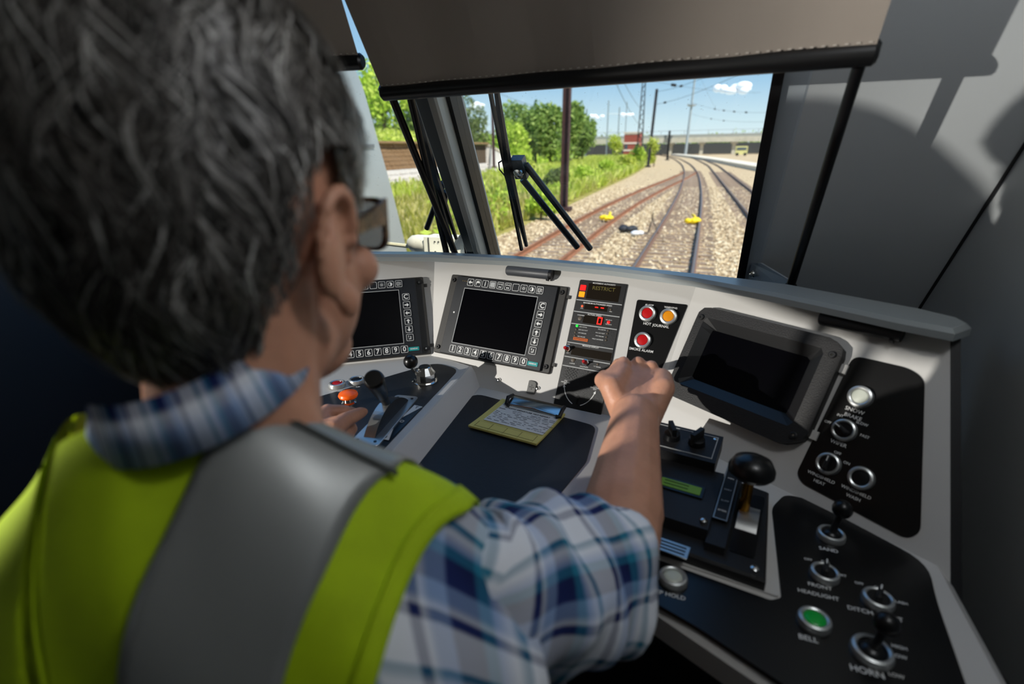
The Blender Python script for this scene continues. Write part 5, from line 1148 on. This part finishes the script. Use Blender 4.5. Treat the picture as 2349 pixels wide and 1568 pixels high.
# trunk (under the clothes)
chain(sk, [tl_(-.10, 0, -.19), tl_(.05, 0, -.20)], [.08, .075]); chain(sk, [tl_(-.02, 0, -.15), tl_(-.02, -.01, -.45), tl_(-.02, -.03, -.72)], [.10, .115, .12])
# working arm
FA = EL.lerp(WR, .30)
chain(sk, [tl_(.05, 0, -.20), SH.lerp(EL, .18), EL], [.06, .050, .047]); chain(sk, [EL, FA, EL.lerp(WR, .7), WR], [.046, .049, .039, .030])
fx = (WR-EL).normalized(); side = fx.cross(Vector((0, 0, 1))).normalized()
chain(sk, [FA.lerp(WR, .0)+side*.006, EL.lerp(WR, .62)+side*.006, WR+side*.010], [.044, .036, .024]); chain(sk, [EL.lerp(WR, .5)-side*.006, WR-side*.010], [.038, .024])
MC_ = [at(1430, 829, .848), at(1464, 829, .854), at(1494, 838, .850), at(1520, 856, .840)]           # knuckles, index to little finger
hw = [WR+side*s for s in (-.016, -.005, .007, .017)]
dwn = (Vector((0, 0, -1))-fx*Vector((0, 0, -1)).dot(fx)).normalized()
for k in range(4):
    kn = MC_[k]; mid = hw[k].lerp(kn, .55)
    chain(sk, [hw[k]+dwn*.006, mid+dwn*.010, kn+dwn*.010], [.019, .0185, .0125]); chain(sk, [hw[k]+dwn*.02, mid+dwn*.026, kn+dwn*.026], [.016, .018, .014])
    sk.ball(kn+dwn*.003, (.0118, .0118, .0118), 12, 10)
    p1 = kn+CF*.034+dwn*.014; p2 = p1+dwn*.026-CF*.004; p3 = p2-CF*.022+dwn*.006                      # curled finger
    if k == 0: p1 = kn+CF*.040+dwn*.006; p2 = p1+CF*.024+dwn*.008; p3 = p2+CF*.020+dwn*.006           # index reaches for the switch
    rr_ = [.0105, .0098, .0088, .0078] if k < 3 else [.0092, .0086, .0078, .007]
    chain(sk, [kn+dwn*.006, p1, p2, p3], rr_)
wc_ = WR.lerp((MC_[1]+MC_[2])/2, .58)+dwn*.014
hx = (MC_[3]-MC_[0]).normalized(); hy = ((MC_[1]+MC_[2])/2-WR).normalized(); hn = hx.cross(hy).normalized(); hy = hn.cross(hx)
HB = Matrix(((hx.x, hy.x, hn.x, 0), (hx.y, hy.y, hn.y, 0), (hx.z, hy.z, hn.z, 0), (0, 0, 0, 1)))
sk.ball(wc_, (.041, .052, .021), 24, 16, HB); sk.ball(wc_+dwn*.012, (.043, .048, .024), 24, 16, HB)
chain(sk, [at(1394, 872, .822), at(1426, 842, .844)], [.015, .013]); sk.ball(at(1408, 884, .812), .021, 14, 10)
tb = [WR-side*.018+dwn*.018+fx*.012, at(1402, 886, .80), at(1382, 872, .825), at(1386, 860, .850)]
chain(sk, tb, [.020, .0185, .0135, .0098])
chain(sk, [at(1405, 890, .80), at(1430, 850, .835)], [.018, .013]); chain(sk, [WR+side*.016+dwn*.02, at(1522, 890, .80), at(1522, 866, .835)], [.019, .018, .0145])
# resting hand on the lever plate
zl = -.412; LP = lambda x, y, z=zl: hz(x, y, z)
LW = LP(716, 1012, -.415); LE = LW+Vector((-.05, -.235, -.03)); LS = tl_(-.16, .03, -.14)
chain(sk, [LS, LE, LE.lerp(LW, .35), LW], [.05, .045, .043, .027]); chain(sk, [LE.lerp(LW, .6)+Vector((.008, 0, 0)), LW+Vector((.010, 0, 0))], [.03, .022])
K = [LP(752, 944, -.395), LP(768, 972, -.400), LP(768, 992, -.412), LP(762, 1008, -.424)]
for k in range(4):
    b = LW+Vector((-.012+.008*k, .002, .004-.005*k)); chain(sk, [b, b.lerp(K[k], .6), K[k]], [.020, .019, .0135])
chain(sk, [K[0], LP(790, 942, -.398), LP(812, 947, -.410), LP(806, 956, -.418)], [.0125, .0105, .0095, .0085])
chain(sk, [K[1], LP(800, 972, -.415), LP(808, 984, -.430), LP(794, 990, -.438)], [.012, .0102, .0092, .0082])
chain(sk, [K[2], LP(794, 990, -.425), LP(800, 1000, -.438), LP(786, 1006, -.443)], [.012, .010, .009, .008])
chain(sk, [K[3], LP(784, 1010, -.432), LP(788, 1018, -.441), LP(776, 1020, -.444)], [.011, .009, .008, .0075])
chain(sk, [LW+Vector((.008, .006, .008)), LP(766, 986, -.398), LP(790, 964, -.395), LP(828, 946, -.400)], [.020, .0165, .0128, .0098])
sk.ball(LP(833, 944, -.400), (.0085, .0085, .0075), 10, 8)
raw = sk.build('person', None)
md = raw.modifiers.new('remesh', 'REMESH'); md.mode = 'VOXEL'; md.voxel_size = .0032
ms = raw.modifiers.new('smooth', 'SMOOTH'); ms.factor = .5; ms.iterations = 5
dg = bpy.context.evaluated_depsgraph_get(); me = bpy.data.meshes.new_from_object(raw.evaluated_get(dg))
bpy.data.objects.remove(raw)
me.polygons.foreach_set('use_smooth', [True]*len(me.polygons))
m_skin = mat('skin', (206, 150, 122), .48, bump=.25, bscale=260, var=.10, vscale=35, sss=.12)
me.materials.clear(); me.materials.append(m_skin); me.name = 'person'
PER = bpy.data.objects.new('person', me); COL.objects.link(PER)
tag(PER, 'person in yellow safety vest, plaid shirt and sunglasses seen from behind, reaching over the console', 'person')

# ---- hair: scalp cap plus combed strands
m_hair = ramp_mat('dark grey hair', [(0, (40, 36, 33)), (.45, (84, 79, 74)), (.8, (130, 126, 121)), (1, (190, 187, 182))], 1, island=True, rough=.42)
m_hair.node_tree.nodes['Principled BSDF'].inputs['Specular IOR Level'].default_value = .6
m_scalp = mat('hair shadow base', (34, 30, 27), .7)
def scalp(th, ph, off=0.):                                          # th from crown, ph around (0 = forward)
    d = Vector((sin(th)*sin(ph), sin(th)*cos(ph), cos(th)))
    p = Vector((-.004, -.014, .052))+Vector((d.x*(.087+off), d.y*(.112+off), d.z*(.114+off)))
    if d.z < 0 and d.y < .3:                                        # follow the nape down the neck
        p.z = .052+d.z*(.146+off); p.y = p.y*(1-.18*d.z*d.z); p.x *= 1-.12*d.z*d.z
    return p
def hairy(ph):                                                      # lowest polar angle of the hairline
    a = abs((ph+pi) % (2*pi)-pi)
    pts = [(0, 1.02), (.5, 1.05), (.85, 1.22), (1.15, 1.62), (1.36, 1.70), (1.46, 1.36), (1.72, 1.36), (1.95, 1.75), (2.2, 2.25), (2.5, 2.5), (pi, 2.58)]
    return float(np.interp(a, [p[0] for p in pts], [p[1] for p in pts]))
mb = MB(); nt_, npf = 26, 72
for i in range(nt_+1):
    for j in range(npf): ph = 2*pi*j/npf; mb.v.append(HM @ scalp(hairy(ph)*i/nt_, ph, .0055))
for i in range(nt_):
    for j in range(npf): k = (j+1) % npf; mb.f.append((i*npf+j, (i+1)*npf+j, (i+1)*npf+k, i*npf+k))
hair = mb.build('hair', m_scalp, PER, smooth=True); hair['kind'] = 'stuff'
sv_, sf_ = [], []
def strands(n, L, w, lift):
    for _ in range(n):
        ph = random.uniform(0, 2*pi); hl_ = hairy(ph); th = hl_*sqrt(random.random())*.99; a = random.random()
        lump_ = sin(ph*5+th*3)*.5+sin(ph*11-th*6)*.5; k = len(sv_); n_ = 6; ph2 = ph; cl = sin(ph*17+th*9)*.5
        for q in range(n_):
            t = q/(n_-1); th2 = th+L*t*(.8+.4*a)/.1*(.6 if th < .6 else 1.); ph2 = ph+.10*sin(t*4+lump_*4+ph*3)*(1+cl)+.05*t*cl
            of = .006+lift*(.35+.65*a)*sin(min(1, t*1.15+.12)*pi*.9)+.0035*lump_
            th2 = min(th2, hl_+.10); c = scalp(th2, ph2, of); w_ = w*(1-.75*t); tg = scalp(th2, ph2+.05, of)-c; tg.normalize()
            sv_.append(HM @ (c-tg*w_)); sv_.append(HM @ (c+tg*w_))
        for q in range(n_-1): sf_.append((k+2*q, k+2*q+1, k+2*q+3, k+2*q+2))
strands(10000, .030, .0007, .006); strands(3000, .042, .0011, .009)
mb = MB(); mb.v = sv_; mb.f = sf_; o = mb.build('hair_strands', m_hair, hair, smooth=False); o['kind'] = 'stuff'
# stubble of sideburn is the cap itself; eyebrow line hidden
# ---- sunglasses
SG = thing('sunglasses', HM); SG.parent = PER; SG['label'] = 'tortoiseshell sunglasses with violet lenses'
m_tort = ramp_mat('tortoiseshell', [(.35, (24, 16, 12)), (.55, (92, 66, 44)), (.72, (186, 160, 124))], 70, rough=.15, coords='Object')
m_lens = mat('violet lens', (62, 44, 82), .08, 0); m_lens.node_tree.nodes['Principled BSDF'].inputs['Alpha'].default_value = .8
for s in (-1, 1):
    ox, wd, ht = s*.040, .029, .0225
    oc_ = rounded([(ox-wd, -ht), (ox+wd, -ht), (ox+wd, ht), (ox-wd, ht)], .014, 6); ic_ = rounded([(ox-wd+.004, -ht+.003), (ox+wd-.004, -ht+.003), (ox+wd-.004, ht-.004), (ox-wd+.004, ht-.004)], .012, 6)
    def bend(p, z0): return Vector((p[0], .106-2.6*p[0]*p[0]+z0, p[1]+.011))
    mb = MB(); n = len(oc_)
    for z0 in (0, .006): mb.v += [bend(p, z0) for p in oc_]+[bend(p, z0) for p in ic_]
    for i in range(n):
        j = (i+1) % n; mb.f += [(i, n+i, n+j, j), (2*n+i, 2*n+j, 3*n+j, 3*n+i), (i, j, 2*n+j, 2*n+i), (n+i, 3*n+i, 3*n+j, n+j)]
    mb.build('rim', m_tort, SG, smooth=True)
    mb = MB(); mb.v = [bend(p, .002) for p in ic_]+[bend((ox, 0), .004)]; mb.f = [(i, (i+1) % n, n) for i in range(n)]; mb.build('lens', m_lens, SG, smooth=True)
    mb = MB(); pts = [(s*.069, .094, .023), (s*.0765, .080, .023), (s*.0805, .045, .018), (s*.0815, .010, .012), (s*.080, -.010, .004)]
    for i in range(len(pts)): 
        w_ = [.010, .010, .006, .004, .0035][i]; p = Vector(pts[i])
        mb.v += [p+Vector((-.002, 0, -w_)), p+Vector((.002, 0, -w_)), p+Vector((.002, 0, w_)), p+Vector((-.002, 0, w_))]
    for i in range(len(pts)-1):
        for q in range(4): r4 = (q+1) % 4; mb.f.append((4*i+q, 4*i+r4, 4*i+4+r4, 4*i+4+q))
    mb.f += [(3, 2, 1, 0), (16, 17, 18, 19)]
    mb.build('temple_arm', m_tort, SG)
MB().tube([(-.012, .109, .010), (0, .111, .012), (.012, .109, .010)], .003, 8).build('bridge', m_tort, SG, smooth=True)

# ---- plaid shirt
mp_ = bpy.data.materials.new('blue plaid cotton'); mp_.use_nodes = True; t = mp_.node_tree; b = t.nodes['Principled BSDF']; b.inputs['Roughness'].default_value = .9; b.inputs['Specular IOR Level'].default_value = .15
uvn = t.nodes.new('ShaderNodeUVMap'); uvn.uv_map = 'UVMap'; sp_ = t.nodes.new('ShaderNodeSeparateXYZ'); t.links.new(uvn.outputs[0], sp_.inputs[0])
def stripe(sock, ncell, stops):
    mul = t.nodes.new('ShaderNodeMath'); mul.operation = 'MULTIPLY'; mul.inputs[1].default_value = ncell; frc = t.nodes.new('ShaderNodeMath'); frc.operation = 'FRACT'
    r = t.nodes.new('ShaderNodeValToRGB'); r.color_ramp.interpolation = 'LINEAR'; cr = r.color_ramp
    while len(cr.elements) < len(stops): cr.elements.new(.5)
    for e_, (p_, c_) in zip(cr.elements, stops): e_.position = p_; e_.color = (*lin(c_), 1)
    t.links.new(sock, mul.inputs[0]); t.links.new(mul.outputs[0], frc.inputs[0]); t.links.new(frc.outputs[0], r.inputs[0]); return r.outputs[0]
W_, N_, T_, B_ = (236, 240, 248), (34, 46, 100), (40, 122, 150), (140, 166, 208)
ST = [(0, W_), (.16, W_), (.18, N_), (.24, N_), (.26, W_), (.32, B_), (.42, B_), (.44, N_), (.60, (26, 34, 76)), (.62, T_), (.68, T_), (.70, B_), (.80, W_), (.86, T_), (.89, T_), (.91, W_)]
ca_ = stripe(sp_.outputs['X'], 1., ST); cb_ = stripe(sp_.outputs['Y'], 1., ST)
mx = t.nodes.new('ShaderNodeMix'); mx.data_type = 'RGBA'; mx.inputs[0].default_value = .5; t.links.new(ca_, mx.inputs[6]); t.links.new(cb_, mx.inputs[7])
t.links.new(mx.outputs[2], b.inputs['Base Color'])
def uvgrid(name, pts, nu, nv, m, parent, su, sv_, closed=False, thick=.003):
    me = bpy.data.meshes.new(name); fs = []
    for i in range(nu-1):
        for j in range(nv if closed else nv-1): k = (j+1) % nv; fs.append((i*nv+j, i*nv+k, (i+1)*nv+k, (i+1)*nv+j))
    me.from_pydata([tuple(p) for p in pts], [], fs); me.materials.append(m); uv = me.uv_layers.new(name='UVMap')
    for f, poly in enumerate(me.polygons):
        for li in poly.loop_indices:
            vi = me.loops[li].vertex_index; i, j = divmod(vi, nv); jj = j
            if closed and j == 0 and any(me.loops[q].vertex_index % nv == nv-1 for q in poly.loop_indices): jj = nv
            uv.data[li].uv = (i/(nu-1)*su, jj/(nv-1)*sv_)
    me.polygons.foreach_set('use_smooth', [True]*len(me.polygons)); me.update()
    o = bpy.data.objects.new(name, me); COL.objects.link(o); o.parent = parent
    if thick: sd = o.modifiers.new('thickness', 'SOLIDIFY'); sd.thickness = thick; sd.offset = 1
    return o
# sleeve: loose tube with folds, from the shoulder to just short of the elbow
ax_ = (EL-SH); P0 = tl_(.055, .0, -.135); pts = []; nu, nv = 40, 48; axis = [P0, SH.lerp(EL, .12), SH.lerp(EL, .5), SH.lerp(EL, .90)]; rad = [.055, .076, .079, .073]
prevn = None
for i in range(nu):
    s = i/(nu-1)*3; k = min(2, int(s)); f_ = s-k; c = axis[k].lerp(axis[k+1], f_); r0 = rad[k]*(1-f_)+rad[k+1]*f_
    dirv = (axis[k+1]-axis[k]).normalized() if f_ > .5 or k == 0 else ((axis[k+1]-axis[k]).normalized()*(.5+f_)+(axis[k]-axis[max(0, k-1)]).normalized()*(.5-f_)).normalized()
    e1 = dirv.cross(Vector((0, 0, 1))).normalized(); e2 = e1.cross(dirv)
    for j in range(nv):
        w = 2*pi*j/nv; fold = .0045*sin(w*3+i*.28)+.004*sin(w*5-i*.45+1)*sin(i*.2)+.003*sin(i*.9+2*sin(w))
        cuffr = .004 if i > nu-4 else 0
        pts.append(c+(e1*cos(w)+e2*sin(w))*(r0+fold+cuffr))
shirt = uvgrid('shirt_sleeve', pts, nu, nv, mp_, PER, 3.1, 5.0, closed=True); part_label(shirt, 'blue, white and teal plaid short sleeve')
# shirt back and collar
def torso(x, t, off=0., widen=1.):                                   # t: 0 = back low, .5 = shoulder top, 1 = front low
    ax2 = min(.999, abs(x)/.235); dep = sqrt(1-ax2**2.6); zs = -.022-.60*max(0, abs(x)-.055)-1.2*max(0, abs(x)-.15)**1.3-.40*max(0, x)-.22*max(0, -x)
    path = [(-.128, -.62), (-.130, -.42), (-.126, -.28), (-.112, -.165), (-.075, -.065), (-.012, 0.), (.045, -.060), (.082, -.15), (.105, -.25), (.125, -.42), (.125, -.62)]
    q = t*(len(path)-1); k = min(len(path)-2, int(q)); f_ = q-k
    def cr(a): # smooth catmull-rom
        p = [path[max(0, k-1)][a], path[k][a], path[k+1][a], path[min(len(path)-1, k+2)][a]]
        return .5*((2*p[1])+(-p[0]+p[2])*f_+(2*p[0]-5*p[1]+4*p[2]-p[3])*f_*f_+(-p[0]+3*p[1]-3*p[2]+p[3])*f_**3)
    y, z = cr(0), cr(1); z = zs*(1-min(1, -z/.45))+z
    yy = y*(.35+.65*dep); n = Vector((x*.6, y*1.0, z+.18)).normalized()
    wr_ = .0025*sin(x*60+t*21)+.003*sin(t*34-x*25)*min(1, abs(x)*8)
    return tl_(x*widen, yy, z)+(TM.to_3x3() @ n)*(off+wr_)
def sheet_torso(name, x0, x1, t0, t1, nu, nv, m, off, parent, su=1, sv_=1, thick=.0025, edge=None):
    pts = []
    for i in range(nu):
        for j in range(nv):
            v = j/(nv-1); a0 = x0(v) if callable(x0) else x0; a1 = x1(v) if callable(x1) else x1; x = a0+(a1-a0)*i/(nu-1); tt0 = t0(x) if callable(t0) else t0; tt1 = t1(x) if callable(t1) else t1
            pts.append(torso(x, tt0+(tt1-tt0)*v, off))
    return uvgrid(name, pts, nu, nv, m, parent, su, sv_, thick=thick)
sheet_torso('shirt_body', -.205, .205, 0, lambda x: 1 if abs(x) > .07 else .44, 40, 50, mp_, .009, shirt, 5, 8)
cp_ = []
for i in range(3):
    for j in range(40):
        a = radians(80)+radians(150)*j/39; r0 = .060+.004*i; cp_.append(tl_(.028+r0*1.04*sin(a), .010+r0*cos(a)*1.05, -.012+(.022*(1-abs(i-1)*.9)-.016*(i == 2))*min(1, .25+j/7, .25+(39-j)/7)+.014*cos(a)))
o = uvgrid('collar', cp_, 3, 40, mp_, shirt, .4, 6, thick=.003); part_label(o, 'dark folded plaid collar')
# ---- hi-vis vest
m_vest = mat('hi-vis yellow mesh', (182, 212, 0), .75, bump=.5, bscale=900, var=.08, vscale=30)
m_refl = mat('silver reflective tape', (150, 152, 150), .38, .35, bump=.1, bscale=700)
neckline = lambda x: .405+.05*max(0, (abs(x)-.045)/.03) if abs(x) < .085 else 1
slant = lambda v: -min(.11, .36*max(0, .5-v))
vest = sheet_torso('vest', -.19, lambda v: .158+slant(v), 0, lambda x: (.472 if abs(x) < .052 else .472+(1-.472)*min(1, (abs(x)-.052)/.010)), 70, 80, m_vest, .015, PER); part_label(vest, 'fluorescent yellow safety vest')
o = sheet_torso('reflective_stripe', lambda v: .066+slant(v)*1.18, lambda v: .128+slant(v), 0, 1, 12, 80, m_refl, .0195, vest); part_label(o, 'broad grey reflective stripe over the shoulder')
o = sheet_torso('armhole_binding', lambda v: .154+slant(v), lambda v: .164+slant(v), 0, 1, 4, 80, m_vest, .018, vest)
o = sheet_torso('shoulder_seam', .066, .128, .488, .494, 8, 4, mat('dark seam', (60, 62, 58), .8), .0215, vest, thick=.0008)

# ------------------------------------------------------------------ lettering becomes plain mesh
bpy.context.view_layer.update(); dg = bpy.context.evaluated_depsgraph_get()
for o in [o for o in COL.objects if o.type == 'FONT']:
    me = bpy.data.meshes.new_from_object(o.evaluated_get(dg)); me.name = 'lettering'
    n = bpy.data.objects.new('lettering', me); COL.objects.link(n); n.parent = o.parent; n.matrix_basis = o.matrix_basis.copy(); bpy.data.objects.remove(o)
